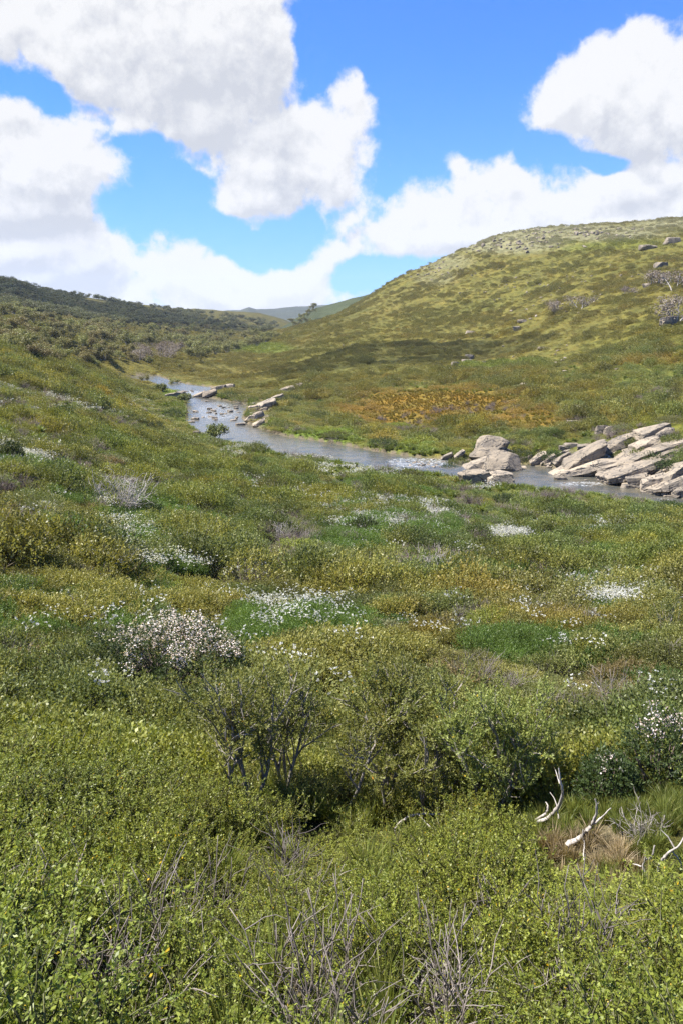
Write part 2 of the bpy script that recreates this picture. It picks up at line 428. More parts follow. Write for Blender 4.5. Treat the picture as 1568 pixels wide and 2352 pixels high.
def rock_material():
    m, T = new_mat('granite')
    tcn = T.n('ShaderNodeTexCoord'); g = T.n('ShaderNodeNewGeometry'); oi = T.n('ShaderNodeObjectInfo')
    pos = g.outputs['Position']
    n1 = T.noise(pos, 0.55, 6, 0.6); n2 = T.noise(pos, 3.2, 8, 0.7); n3 = T.noise(pos, 22, 4, 0.6)
    c = T.mix(T.maprange(n1, 0.35, 0.65), (0.20, 0.17, 0.132), (0.32, 0.262, 0.19))
    c = T.mix(T.maprange(n2, 0.52, 0.72), c, (0.12, 0.11, 0.10))
    c = T.mix(T.maprange(n3, 0.55, 0.75, 0, 0.6), c, (0.38, 0.345, 0.30))
    st = T.noise(T.vm('MULTIPLY', pos, (1.5, 1.5, 0.35)), 1.2, 5, 0.6)
    c = T.mix(T.maprange(st, 0.56, 0.68, 0, 0.7), c, (0.06, 0.056, 0.05))
    v = T.math('MULTIPLY', T.maprange(oi.outputs['Random'], 0, 1, 0.8, 1.18, False), 1.0)
    c = T.n('ShaderNodeHueSaturation', inp={'Value': v, 'Color': c}).outputs[0]
    cn = T.noise(T.vm('MULTIPLY', T.vm('ADD', pos, T.vm('SCALE', T.n('ShaderNodeTexNoise', inp={'Vector': pos, 'Scale': 0.8}).outputs['Color'], scale=1.2)), (.55, .55, 1.3)), 0.55, 3, 0.55)
    crack = T.maprange(T.math('ABSOLUTE', T.math('SUBTRACT', cn, 0.5)), 0.0, 0.02)
    hgt = T.math('ADD', T.math('ADD', T.math('MULTIPLY', n2, 0.7), T.math('MULTIPLY', n3, 0.18)), T.math('MULTIPLY', crack, 0.5))
    bm_ = T.n('ShaderNodeBump', inp={'Strength': 0.9, 'Distance': 0.22, 'Height': hgt})
    c = T.mix(crack, (0.10, 0.09, 0.08), c)
    p = T.n('ShaderNodeBsdfPrincipled', inp={'Base Color': c, 'Roughness': 0.9, 'Specular IOR Level': 0.2, 'Normal': bm_.outputs[0]})
    o = T.n('ShaderNodeOutputMaterial'); T.link(p.outputs[0], o.inputs['Surface'])
    return m


M_ROCK = rock_material()


def ground_material():
    m, T = new_mat('heath_ground')
    vc = T.n('ShaderNodeAttribute', attribute_name='col')
    pos = T.n('ShaderNodeNewGeometry').outputs['Position']
    n1 = T.noise(pos, 0.09, 8, 0.68); n2 = T.noise(pos, 0.6, 6, 0.7); n3 = T.noise(pos, 0.02, 5, 0.6)
    c = T.mix(T.maprange(n1, 0.36, 0.62), T.mix(1.0, vc.outputs['Color'], (0.78, 0.82, 0.78), 'MULTIPLY'), T.mix(1.0, vc.outputs['Color'], (1.12, 1.1, 1.05), 'MULTIPLY'))
    c = T.mix(T.maprange(n3, 0.5, 0.7, 0, 0.2), c, T.mix(1.0, c, (1.18, 1.14, 0.8), 'MULTIPLY'))
    c = T.mix(T.maprange(n2, 0.4, 0.65, 0.0, 0.45), c, T.mix(1.0, c, (0.5, 0.55, 0.5), 'MULTIPLY'))
    h = T.math('ADD', T.math('MULTIPLY', n1, 2.5), T.math('MULTIPLY', n2, 0.6))
    bm_ = T.n('ShaderNodeBump', inp={'Strength': 0.8, 'Distance': 1.0, 'Height': h})
    p = T.n('ShaderNodeBsdfPrincipled', inp={'Base Color': c, 'Roughness': 0.95, 'Specular IOR Level': 0.1, 'Normal': bm_.outputs[0]})
    o = T.n('ShaderNodeOutputMaterial'); T.link(p.outputs[0], o.inputs['Surface'])
    return m


M_GROUND = ground_material()


def water_material():
    m, T = new_mat('river_water')
    fo = T.n('ShaderNodeAttribute', attribute_name='foam')
    pos = T.n('ShaderNodeNewGeometry').outputs['Position']
    rp = T.n('ShaderNodeMapping', inp={'Vector': pos, 'Rotation': (0, 0, R(35)), 'Scale': (1.0, 2.2, 1.0)})
    n1 = T.noise(rp.outputs[0], 1.1, 5, 0.6); n2 = T.noise(pos, 5.0, 3, 0.6)
    fn = T.noise(rp.outputs[0], 2.2, 7, 0.75)
    foam = T.maprange(T.math('ADD', T.math('MULTIPLY', fo.outputs['Fac'], 0.40), fn), 0.82, 1.0)
    bed = T.noise(pos, 0.5, 5, 0.65)
    c = T.mix(T.maprange(bed, 0.35, 0.65), (0.06, 0.066, 0.06), (0.12, 0.105, 0.075))
    bm_ = T.n('ShaderNodeBump', inp={'Strength': 0.5, 'Distance': 0.12, 'Height': T.math('ADD', n1, T.math('MULTIPLY', n2, 0.25))})
    p = T.n('ShaderNodeBsdfPrincipled', inp={'Base Color': c, 'Roughness': 0.16, 'IOR': 1.33, 'Specular IOR Level': 0.85, 'Normal': bm_.outputs[0]})
    w = T.n('ShaderNodeBsdfDiffuse', inp={'Color': (0.75, 0.77, 0.78, 1)})
    mx = T.n('ShaderNodeMixShader', inp={0: foam}); T.link(p.outputs[0], mx.inputs[1]); T.link(w.outputs[0], mx.inputs[2])
    o = T.n('ShaderNodeOutputMaterial'); T.link(mx.outputs[0], o.inputs['Surface'])
    return m


M_WATER = water_material()


# ------------------------------------------------------------------ what grows where (photo coordinates of the ground)
def ell(Dx, Dy, lst):
    v = np.zeros(np.shape(Dx))
    for (cx, cy, rx, ry, w) in lst:
        v = np.maximum(v, w * (1 - sstep(0.55, 1.1, np.hypot((Dx - cx) / rx, (Dy - cy) / ry))))
    return v


HERB = [(190, 1245, 150, 48, 1), (330, 1175, 110, 42, 1), (340, 1255, 130, 52, 1), (850, 1170, 120, 42, .8), (830, 1235, 90, 40, 1), (1000, 1215, 85, 34, 1),
        (690, 1430, 190, 62, 1), (1400, 1360, 150, 55, .85), (1480, 1280, 90, 22, .8), (1350, 1225, 120, 26, .6), (560, 1125, 60, 20, .7), (900, 1125, 150, 22, .55), (420, 1275, 80, 30, .7), (300, 1370, 200, 22, .5)]
WHITE = [(300, 1245, 85, 52, .8), (270, 1150, 70, 30, .7), (570, 1112, 45, 16, .9), (715, 1140, 60, 16, .9), (830, 1172, 105, 38, 1), (1000, 1190, 45, 20, .7), (1165, 1225, 55, 12, .8),
         (1345, 1208, 120, 14, 1), (1250, 1182, 45, 16, .8), (1325, 1330, 55, 26, .9), (1415, 1370, 95, 30, 1), (1490, 1290, 60, 14, .4), (640, 1415, 70, 36, .32), (740, 1420, 70, 30, .25),
         (60, 1048, 70, 22, .8), (20, 1030, 60, 14, .6), (480, 1072, 40, 14, .7), (715, 1062, 70, 14, .5), (110, 930, 130, 22, .35), (60, 890, 90, 14, .3), (250, 940, 90, 20, .25), (310, 880, 70, 14, .3),
         (860, 1085, 140, 12, .4), (560, 1040, 40, 12, .4), (400, 1250, 90, 60, .35), (1520, 1345, 60, 20, .6), (1100, 1120, 60, 10, .3), (930, 1200, 120, 40, .35)]
DRY = [(330, 1122, 165, 22, .9), (50, 1105, 70, 30, .8), (20, 1240, 45, 40, 1), (650, 1212, 65, 42, .7), (960, 1300, 85, 42, .8), (300, 1298, 110, 10, .9), (850, 1300, 70, 22, .5), (110, 925, 130, 32, .55),
       (1500, 1390, 90, 20, .4), (1270, 1150, 120, 14, .4), (200, 1060, 120, 20, .3), (1210, 1330, 80, 30, .35), (430, 1960, 90, 60, .35), (240, 2200, 100, 90, .6), (660, 2000, 70, 70, .35), (1000, 2250, 170, 120, .9), (700, 2200, 140, 100, .5), (1330, 2200, 90, 90, .6), (1180, 2060, 120, 80, .3), (1400, 1920, 90, 60, .5)]
BOG = [(1010, 925, 230, 36, 1), (930, 950, 190, 34, .8), (1200, 965, 110, 30, .7), (900, 955, 110, 26, .8), (1490, 833, 120, 10, .4), (1330, 900, 110, 16, .35)]
LUSH = [(700, 1010, 150, 22, .8), (900, 1030, 120, 16, .5), (1150, 840, 130, 12, .3), (1300, 560, 260, 22, .2), (420, 905, 60, 20, .6), (600, 800, 90, 16, .4)]
RIVERSIDE_ROCK = [(1120, 1085, 75, 34, 1), (1300, 1070, 110, 40, .9), (1480, 1040, 110, 60, .75), (1430, 1110, 120, 36, .9), (1540, 1100, 60, 40, .9), (600, 945, 30, 35, .8), (470, 905, 40, 14, .7)]
ROCKY = [(1160, 555, 170, 34, 1), (1350, 535, 230, 24, 1), (1010, 600, 90, 26, .7), (1540, 515, 120, 14, 1), (1000, 640, 60, 20, .5)]


def tint_at(x, y, Dx, Dy):
    """multiplier on leaf colour from patches of different plants"""
    n = len(x)
    a = fbm(x / 7, y / 7, 31, 4); b = fbm(x / 23, y / 23, 41, 4); c = fbm(x / 1.3, y / 1.3, 51, 3); e = fbm(x / 70, y / 70, 61, 4)
    t = np.ones((n, 3))
    yel = sstep(.48, .68, b)[:, None]; red = (sstep(.58, .75, a) * .8)[:, None]; drk = (sstep(.5, .7, c) * .4)[:, None]; grn = sstep(.52, .68, e)[:, None]
    t = t * (1 - yel) + yel * np.array([1.10, 1.02, 0.80])
    t = t * (1 - red * .6 + red * .6 * np.array([1.25, .92, .8]))
    t = t * (1 - grn * .4 + grn * .4 * np.array([.75, 1.0, .8]))
    t = t * (1 - drk)
    f = sstep(.36, .64, fbm(x / 2.4, y / 2.4, 171, 3))[:, None]; t = t * (f * np.array([1.09, 1.06, .84]) + (1 - f) * np.array([.76, .88, .86]))
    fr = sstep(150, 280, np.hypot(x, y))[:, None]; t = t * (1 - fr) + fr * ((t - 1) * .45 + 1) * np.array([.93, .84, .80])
    l = ell(Dx, Dy, LUSH)[:, None]; t = t * (1 - l) + l * np.array([1.0, 1.5, .7])
    g = ell(Dx, Dy, BOG)[:, None] * (.55 + .45 * sstep(.35, .6, a))[:, None]; t = t * (1 - g) + g * np.array([1.42, .84, .46])
    k_ = ell(Dx, Dy, ROCKY)[:, None]; t = t * (1 - k_) + k_ * np.array([1.25, 1.2, 2.3])
    nr = (1 - sstep(5, 13, np.hypot(x, y)))[:, None]; t = t * (1 - nr) + (t * .35 + .65) * nr * np.array([.90, 1.03, .48])
    t = t * (1 + sstep(9, 18, np.hypot(x, y))[:, None] * np.array([.13, .07, .02]))
    return t * rng.uniform(.82, 1.18, (n, 1))


# ------------------------------------------------------------------ terrain mesh
def build_terrain():
    nt, nr = ZG.shape
    V = np.stack([XG, YG, ZG], -1).reshape(-1, 3)
    ii = np.arange(nt * nr).reshape(nt, nr)
    F = np.stack([ii[:-1, :-1], ii[1:, :-1], ii[1:, 1:], ii[:-1, 1:]], -1).reshape(-1, 4)[:, ::-1]
    Dx, Dy, dd = project(V[:, 0], V[:, 1], V[:, 2])
    Dx = np.where(dd > .1, Dx, -9999)
    r = np.hypot(V[:, 0], V[:, 1])
    base = np.array([0.125, 0.128, 0.038])
    soil = np.array([0.085, 0.07, 0.045])
    w = sstep(35, 140, r)[:, None]
    colr = soil * (1 - w) + base * w
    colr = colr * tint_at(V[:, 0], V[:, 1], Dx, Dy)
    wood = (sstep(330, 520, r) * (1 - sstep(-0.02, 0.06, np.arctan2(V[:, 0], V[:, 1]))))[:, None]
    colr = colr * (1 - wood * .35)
    dry = np.minimum(1, ell(Dx, Dy, DRY))[:, None] * (1 - w)
    colr = colr * (1 - dry) + dry * np.array([.22, .17, .12])
    rk = (ell(Dx, Dy, RIVERSIDE_ROCK) * (r > 60))[:, None]; colr = colr * (1 - rk) + rk * np.array([.22, .18, .14])
    rdv = rd.reshape(-1)
    b = ((rdv < .6) & (rdv > -30))[:, None]
    colr = np.where(b, np.array([.16, .13, .09]), colr)
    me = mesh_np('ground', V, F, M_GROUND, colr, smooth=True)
    o = place('terrain', me); tag(o, kind='structure')


build_terrain()


def far_ridge(crest, r0, r1, name, colr, amp_, seed):
    """a separate hill range behind: crest line seen at the photo coordinates, real depth from foot to crest to back"""
    cx = np.interp(np.linspace(0, 1, 160), np.linspace(0, 1, len(crest)), [c[0] for c in crest])
    cy = np.interp(cx, [c[0] for c in crest], [c[1] for c in crest])
    d = ray(cx, cy); h = np.hypot(d[:, 0], d[:, 1]); ux, uy, s = d[:, 0] / h, d[:, 1] / h, d[:, 2] / h
    rows = np.concatenate([np.linspace(0, 1, 60), np.linspace(1, 1.6, 20)[1:]])
    V = []
    for q in rows:
        r = r0 + (r1 - r0) * q
        top = s * r1
        z = np.where(q <= 1, -40 + (top + 40) * (1 - (1 - min(q, 1)) ** 1.6), top - (q - 1) * (top + 120))
        x, y = ux * r, uy * r
        z = z + amp_ * (fbm(x / (amp_ * 9), y / (amp_ * 9), seed, 5) - .5)
        V.append(np.stack([x, y, z], 1))
    V = np.array(V); nr_, nc = V.shape[:2]
    ii = np.arange(nr_ * nc).reshape(nr_, nc)
    F = np.stack([ii[:-1, :-1], ii[:-1, 1:], ii[1:, 1:], ii[1:, :-1]], -1).reshape(-1, 4)
    V = V.reshape(-1, 3)
    cc = np.ones((len(V), 1)) * np.array(colr) * (.7 + .6 * fbm(V[:, 0] / 60, V[:, 1] / 60, seed + 3, 4))[:, None]
    o = place(name, mesh_np(name, V, F, M_GROUND, cc, smooth=True)); tag(o, kind='structure')


far_ridge([(520, 800), (580, 782), (640, 754), (690, 722), (726, 703), (760, 693), (800, 682), (840, 672), (872, 664), (930, 650), (1010, 640)], 900, 1150, 'hills', (0.05, 0.06, 0.03), 14, 71)
far_ridge([(330, 735), (470, 722), (520, 717), (552, 716), (572, 709), (590, 714), (640, 712), (680, 708), (720, 706), (800, 700), (900, 690)], 2700, 4200, 'mountains', (0.05, 0.058, 0.045), 40, 81)
far_ridge([(-60, 668), (40, 664), (75, 660), (105, 657), (140, 666), (190, 680), (260, 694), (320, 704)], 1250, 1700, 'hills', (0.08, 0.085, 0.055), 16, 91)


# ------------------------------------------------------------------ river
def build_river():
    n = 560; mcols = 26
    def resample(L):
        L = np.array(L)[:, :2]
        # both banks share break points by fraction of length
        s_ = np.concatenate([[0], np.cumsum(np.hypot(*np.diff(L, axis=0).T))]); s_ /= s_[-1]
        return s_, L
    # match banks: for every far-bank sample take the near-bank point with the same index fraction by photo x / order
    fs, fl = resample(_f); ns, nl = resample(_nb)
    t = np.linspace(0, 1, n)
    A = np.stack([np.interp(t, fs, fl[:, 0]), np.interp(t, fs, fl[:, 1])], 1)
    B = np.stack([np.interp(t, ns, nl[:, 0]), np.interp(t, ns, nl[:, 1])], 1)
    q = np.linspace(-0.12, 1.12, mcols)
    V = A[:, None] * (1 - q)[None, :, None] + B[:, None] * q[None, :, None]
    x, y = V[..., 0], V[..., 1]
    Dx, Dy, _ = project(x, y, zr(y))
    foam = ell(Dx, Dy, [(500, 945, 70, 32, .75), (440, 905, 45, 12, .8), (960, 1062, 110, 18, .8), (1060, 1070, 60, 16, .6), (1330, 1112, 85, 9, .8), (1240, 1100, 40, 8, .5), (1510, 1150, 60, 12, .7), (330, 868, 50, 9, .5), (1180, 1072, 40, 8, .5), (470, 980, 30, 14, .4), (700, 1030, 260, 30, .18)])
    z = zr(y) + 0.10 * foam * (fbm(x * 1.3, y * 1.3, 7, 3) - .3)
    V = np.stack([x, y, z], -1).reshape(-1, 3)
    ii = np.arange(n * mcols).reshape(n, mcols)
    F = np.stack([ii[:-1, :-1], ii[:-1, 1:], ii[1:, 1:], ii[1:, :-1]], -1).reshape(-1, 4)
    me = mesh_np('water', V, F, M_WATER, smooth=True)
    if me.polygons[100].normal.z < 0: me.flip_normals()
    a = me.attributes.new('foam', 'FLOAT', 'POINT'); a.data.foreach_set('value', foam.ravel().astype(np.float32))
    tag(place('river', me), kind='structure')


build_river()


# ------------------------------------------------------------------ plant building blocks
class Geo:
    """collects leaf quads and tubes for one mesh"""
    def __init__(s): s.V = []; s.F = []; s.C = []; s.n = 0
    def quads(s, v, c):                      # v (k,4,3) c (k,3)
        k = len(v); s.V.append(v.reshape(-1, 3)); s.C.append(np.repeat(c, 4, 0)); s.F.append(np.arange(s.n, s.n + 4 * k).reshape(-1, 4)); s.n += 4 * k
    def tube(s, pts, rad, col, sides=5):
        pts = np.asarray(pts, float); m = len(pts); rad = np.asarray(rad, float)
        t = np.gradient(pts, axis=0); t /= np.linalg.norm(t, axis=1)[:, None] + 1e-9
        ref = np.where(np.abs(t[:, 2:3]) > .9, np.array([1., 0, 0]), np.array([0, 0, 1.]))
        u = np.cross(t, ref); u /= np.linalg.norm(u, axis=1)[:, None] + 1e-9; w = np.cross(t, u)
        a = np.arange(sides) / sides * 2 * math.pi
        v = pts[:, None] + rad[:, None, None] * (np.cos(a)[None, :, None] * u[:, None] + np.sin(a)[None, :, None] * w[:, None])
        ii = s.n + np.arange(m * sides).reshape(m, sides); jj = np.roll(ii, -1, 1)
        f = np.stack([ii[:-1], jj[:-1], jj[1:], ii[1:]], -1).reshape(-1, 4)
        cap = np.array([[ii[-1, 0], ii[-1, 1], ii[-1, 2 % sides], ii[-1, 3 % sides]]]) if sides >= 4 else np.zeros((0, 4), int)
        s.V.append(v.reshape(-1, 3)); s.C.append(np.tile(np.asarray(col, float), (m * sides, 1))); s.F += [f, cap]; s.n += m * sides
    def mesh(s, name, mat, smooth=False):
        return mesh_np(name, np.concatenate(s.V), np.concatenate(s.F), mat, np.concatenate(s.C), smooth)


def unit(v): return v / (np.linalg.norm(v, axis=-1, keepdims=True) + 1e-9)


def rdir(n, up=0.0):
    v = rng.normal(size=(n, 3)); v[:, 2] += up; return unit(v)


def leaf_quads(p, d, L, Wd, cols, g, fold=.25, face=None):
    """pointed leaves at p along d, turned towards face"""
    n = len(p); d = unit(d); side = unit(np.cross(d, rdir(n) if face is None else rdir(n) + face)); nrm = np.cross(side, d)
    L = np.broadcast_to(L, (n,))[:, None]; Wd = np.broadcast_to(Wd, (n,))[:, None]
    mid = p + d * L * .5 - nrm * L * .08
    v = np.stack([p, mid + side * Wd * .5 + nrm * Wd * fold * .5, p + d * L, mid - side * Wd * .5 + nrm * Wd * fold * .5], 1)
    g.quads(v, cols)


def sprigs(g, base, axis, n_leaf, slen, L, Wd, c0, c1, spread=.8, yellow=0.0, b_face=1.0):
    """rosettes of leaves climbing along the end of a shoot"""
    k = len(base); t = np.tile(np.linspace(0, 1, n_leaf), k); b = np.repeat(base, n_leaf, 0); ax = np.repeat(unit(axis), n_leaf, 0)
    p = b + ax * (t * slen)[:, None] + rng.normal(size=b.shape) * .004
    d = ax * (0.35 + .8 * t)[:, None] + rdir(len(p)) * spread
    q = np.repeat(rng.random(k), n_leaf)[:, None] * .6 + rng.random((len(p), 1)) * .4
    c = np.array(c0) * (1 - q) + np.array(c1) * q
    c = c * rng.uniform(.75, 1.25, (len(p), 1))
    if yellow:
        y = rng.random(len(p)) < yellow
        c[y] = np.array([.55, .33, .03]) * rng.uniform(.6, 1.1, (y.sum(), 1))
    s_ = rng.uniform(.7, 1.25, len(p))
    leaf_quads(p, d, L * s_, Wd * s_, c, g, .25, b_face * (ax + np.array([0, 0, .5])))


def wander(p0, d0, length, n, bend=.25, up=.0):
    """a crooked branch line"""
    P = [np.array(p0, float)]; d = unit(np.array(d0, float))
    for i in range(n):
        d = unit(d + rng.normal(size=3) * bend + np.array([0, 0, up])); P.append(P[-1] + d * length / n)
    return np.array(P)


OL0, OL1 = (.122, .144, .043), (.285, .275, .100)      # olive heath leaf
GR0, GR1 = (.070, .125, .022), (.145, .21, .042)     # fresh green herb leaf
TW0 = (.21, .185, .165)                              # grey twig


def near_shrub():
    g = Geo(); R0 = rng.uniform(.26, .36); H = rng.uniform(.5, .72)
    for i in range(10):
        a = rng.random() * 6.28; tl = rng.uniform(.1, .6)
        d = np.array([math.cos(a) * tl, math.sin(a) * tl, 1.0])
        P = wander((math.cos(a) * .05, math.sin(a) * .05, 0), d, H * rng.uniform(.75, 1.05), 6, .14, .06)
        g.tube(P, np.linspace(.009, .0025, 7), np.array(TW0) * rng.uniform(.45, 1.0), 4)
        for j in range(7):
            k = rng.integers(2, 6); dd = unit(rdir(1, .7)[0] + unit(P[k + 1] - P[k]) * .8)
            Q = wander(P[k], dd, rng.uniform(.12, .26), 3, .2, .12)
            g.tube(Q, np.linspace(.004, .0015, 4), np.array(TW0) * rng.uniform(.5, 1.0), 3)
            sprigs(g, Q[-1:], (Q[-1] - Q[-2])[None], 15, .05, .019, .0098, OL0, OL1, .9, .012)
            sprigs(g, Q[1:2], (Q[-1] - Q[0])[None], 12, .11, .018, .0095, OL0, OL1, 1.0, .012)
        sprigs(g, P[-2:-1], (P[-1] - P[-2])[None], 22, .12, .019, .0098, OL0, OL1, .9, .012)
    return g.mesh('shrub_near', M_LEAF)


def dome_shrub(Rr, H, shoots, nl, L, Wd, slen, c0, c1, twigs=0, up=.7, fill=.55, face=.8):
    g = Geo()
    u = rng.random(shoots); a = rng.random(shoots) * 6.283; rr = np.sqrt(u)
    q = fill + (1 - fill) * rng.random(shoots) ** .6
    lump = 1 + .25 * np.sin(a * 3 + rng.random() * 6) * rr
    z = H * np.sqrt(np.maximum(0, 1 - rr ** 2)) * q * lump
    b = np.stack([np.cos(a) * rr * Rr * lump, np.sin(a) * rr * Rr * lump, z], 1)
    ax = np.stack([np.cos(a) * rr * .7, np.sin(a) * rr * .7, np.full(shoots, up)], 1) + rng.normal(size=(shoots, 3)) * .25
    sprigs(g, b, ax, nl, slen, L, Wd, c0, c1, .8, 0, face)
    for i in range(twigs):
        k = rng.integers(shoots); P = wander((b[k, 0] * .3, b[k, 1] * .3, 0), b[k] + np.array([0, 0, .05]), np.linalg.norm(b[k]) * rng.uniform(.9, 1.2), 4, .12)
        g.tube(P, np.linspace(.010, .003, 5), np.array(TW0) * rng.uniform(.5, 1.1), 3)
    return g.mesh('shrub_dome', M_LEAF)


def twig_fan(n, H, th, col, spread=.8, mat=None, fork=3):
    g = Geo()
    for i in range(n):
        a = rng.random() * 6.28; tl = rng.random() * spread
        P = wander((math.cos(a) * .06, math.sin(a) * .06, 0), (math.cos(a) * tl, math.sin(a) * tl, 1), H * rng.uniform(.6, 1.1), 6, .17, .03)
        c = np.array(col) * rng.uniform(.6, 1.25)
        g.tube(P, np.linspace(th, th * .35, 7), c, 4)
        for j in range(fork):
            k = rng.integers(2, 6)
            Q = wander(P[k], unit(P[k] - P[k - 1]) + rdir(1, .2)[0] * .8, H * rng.uniform(.2, .45), 4, .22)
            g.tube(Q, np.linspace(th * .55, th * .2, 5), c * rng.uniform(.85, 1.1), 3)
    return g.mesh('twigs', mat or M_LEAF)


def flower_heads(n, Rr, z0, z1, size, petal=5, white=(.70, .70, .69)):
    """daisy-like heads: a ring of white petals round a small centre"""
    g = Geo(); r = np.sqrt(rng.random(n)) * Rr; a = rng.random(n) * 6.283
    p = np.stack([np.cos(a) * r, np.sin(a) * r, rng.uniform(z0, z1, n)], 1)
    nrm = rdir(n, 1.4); sx = unit(np.cross(nrm, rdir(n))); sy = np.cross(nrm, sx)
    for k in range(petal):
        t = k / petal * 6.283; d = sx * math.cos(t) + sy * math.sin(t) + nrm * .15
        leaf_quads(p, d, size * .55, size * .42, np.array(white) * rng.uniform(.85, 1.05, (n, 1)), g, .05)
    leaf_quads(p + nrm * size * .05 - sx * size * .12, sx, size * .24, size * .24, np.tile([.55, .40, .06], (n, 1)), g, 0)
    return g.mesh('flowers', M_LEAF)


def grass_tuft(n, H, c0, c1, wd=.006):
    g = Geo(); a = rng.random(n) * 6.283; tl = rng.random(n) * .55
    d = np.stack([np.cos(a) * tl, np.sin(a) * tl, np.ones(n)], 1); p = np.stack([np.cos(a) * .07, np.sin(a) * .07, np.zeros(n)], 1) * rng.random((n, 1))
    h = H * rng.uniform(.5, 1.1, n)[:, None]; d = unit(d); sd = unit(np.cross(d, rdir(n))) * wd
    m = p + d * h * .55; tip = m + unit(d + np.stack([np.cos(a) * tl, np.sin(a) * tl, -.5 * tl], 1)) * h * .5
    q = rng.random((n, 1)); c = np.array(c0) * (1 - q) + np.array(c1) * q
    g.quads(np.stack([p - sd, p + sd, m + sd * .8, m - sd * .8], 1), c); g.quads(np.stack([m - sd * .8, m + sd * .8, tip + sd * .1, tip - sd * .1], 1), c)
    return g.mesh('tuft', M_LEAF)


# ------------------------------------------------------------------ ground cover: one object per kind of cover
def cover(name, label, cat, pts, protos, idx, rot, scl, tint):
    col = bpy.data.collections.new(name + '_plants')
    for i, me in enumerate(protos):
        o = bpy.data.objects.new('%s_%02d' % (name, i), me); col.objects.link(o)
    me = bpy.data.meshes.new(name); n = len(pts)
    me.vertices.add(n); me.vertices.foreach_set('co', np.asarray(pts, np.float32).ravel())
    def attr(nm, typ, arr, key):
        a = me.attributes.new(nm, typ, 'POINT'); a.data.foreach_set(key, np.asarray(arr).ravel())
    attr('pidx', 'INT', np.asarray(idx, np.int32), 'value')
    attr('rot', 'FLOAT_VECTOR', np.asarray(rot, np.float32), 'vector')
    attr('scl', 'FLOAT_VECTOR', np.asarray(scl, np.float32), 'vector')
    attr('tint', 'FLOAT_VECTOR', np.asarray(tint, np.float32), 'vector')
    ob = place(name, me); tag(ob, label, cat, kind='stuff')
    ng = bpy.data.node_groups.new(name, 'GeometryNodeTree')
    ng.interface.new_socket("Geometry", in_out='INPUT', socket_type='NodeSocketGeometry')
    ng.interface.new_socket("Geometry", in_out='OUTPUT', socket_type='NodeSocketGeometry')
    N = NT(ng); a = N.n('NodeGroupInput'); z = N.n('NodeGroupOutput')
    ci = N.n('GeometryNodeCollectionInfo'); ci.inputs['Collection'].default_value = col
    ci.inputs['Separate Children'].default_value = True; ci.inputs['Reset Children'].default_value = True
    def na(nm, typ):
        nd = N.n('GeometryNodeInputNamedAttribute'); nd.data_type = typ; nd.inputs['Name'].default_value = nm; return nd.outputs['Attribute']
    ip = N.n('GeometryNodeInstanceOnPoints'); ip.inputs['Pick Instance'].default_value = True
    N.link(a.outputs[0], ip.inputs['Points']); N.link(ci.outputs[0], ip.inputs['Instance'])
    N.link(na('pidx', 'INT'), ip.inputs['Instance Index']); N.link(na('rot', 'FLOAT_VECTOR'), ip.inputs['Rotation']); N.link(na('scl', 'FLOAT_VECTOR'), ip.inputs['Scale'])
    N.link(ip.outputs[0], z.inputs[0])
    md = ob.modifiers.new('scatter', 'NODES'); md.node_group = ng
    return ob


def scatter(r0, r1, sp, half=.62):
    """jittered points on the ground between two ranges, inside and a little beside the view; gives x, y, z, photo coordinates"""
    n = int(half * 2 / 2 * (r1 ** 2 - r0 ** 2) / sp ** 2)
    r = np.sqrt(rng.uniform(r0 ** 2, r1 ** 2, n)); t = rng.uniform(-half, half, n)
    x, y = r * np.sin(t), r * np.cos(t); z = ground(x, y)
    Dx, Dy, d = project(x, y, z + .38 * (r0 < 60))
    ok = (d > .5) & (Dx > -420) & (Dx < 1990) & (Dy < 3100)
    if r1 > 60 and r0 < 460: ok &= river_dist(x, y) > .5
    return x[ok], y[ok], z[ok], Dx[ok], Dy[ok]


def pack(L): return [np.concatenate([np.asarray(l[i]) for l in L]) for i in range(len(L[0]))]


OPEN = (2.8, 6.5, 1.55, 1.5)                 # the grassy opening on the ground: centre and half-axes in metres
BARE = [(1420, 1905, 120, 60, 1), (1460, 1960, 110, 45, 1), (1330, 1900, 60, 40, .9), (1390, 1990, 110, 75, 1), (1480, 2030, 110, 50, 1), (1310, 1960, 60, 60, .9)]      # the opening round the bleached logs
GAPS = [(1000, 2250, 190, 120, .6), (1020, 2360, 160, 60, .9), (240, 2230, 110, 80, .7), (660, 2050, 120, 90, .4), (620, 1800, 110, 110, .4), (800, 1880, 130, 90, .4), (1010, 1850, 120, 90, .4), (385, 1570, 185, 75, 1.2), (390, 1510, 150, 60, 1.2), (560, 1780, 120, 90, .7), (1330, 2130, 100, 90, .5), (1000, 2080, 120, 60, .5), (330, 2260, 60, 50, .9)]


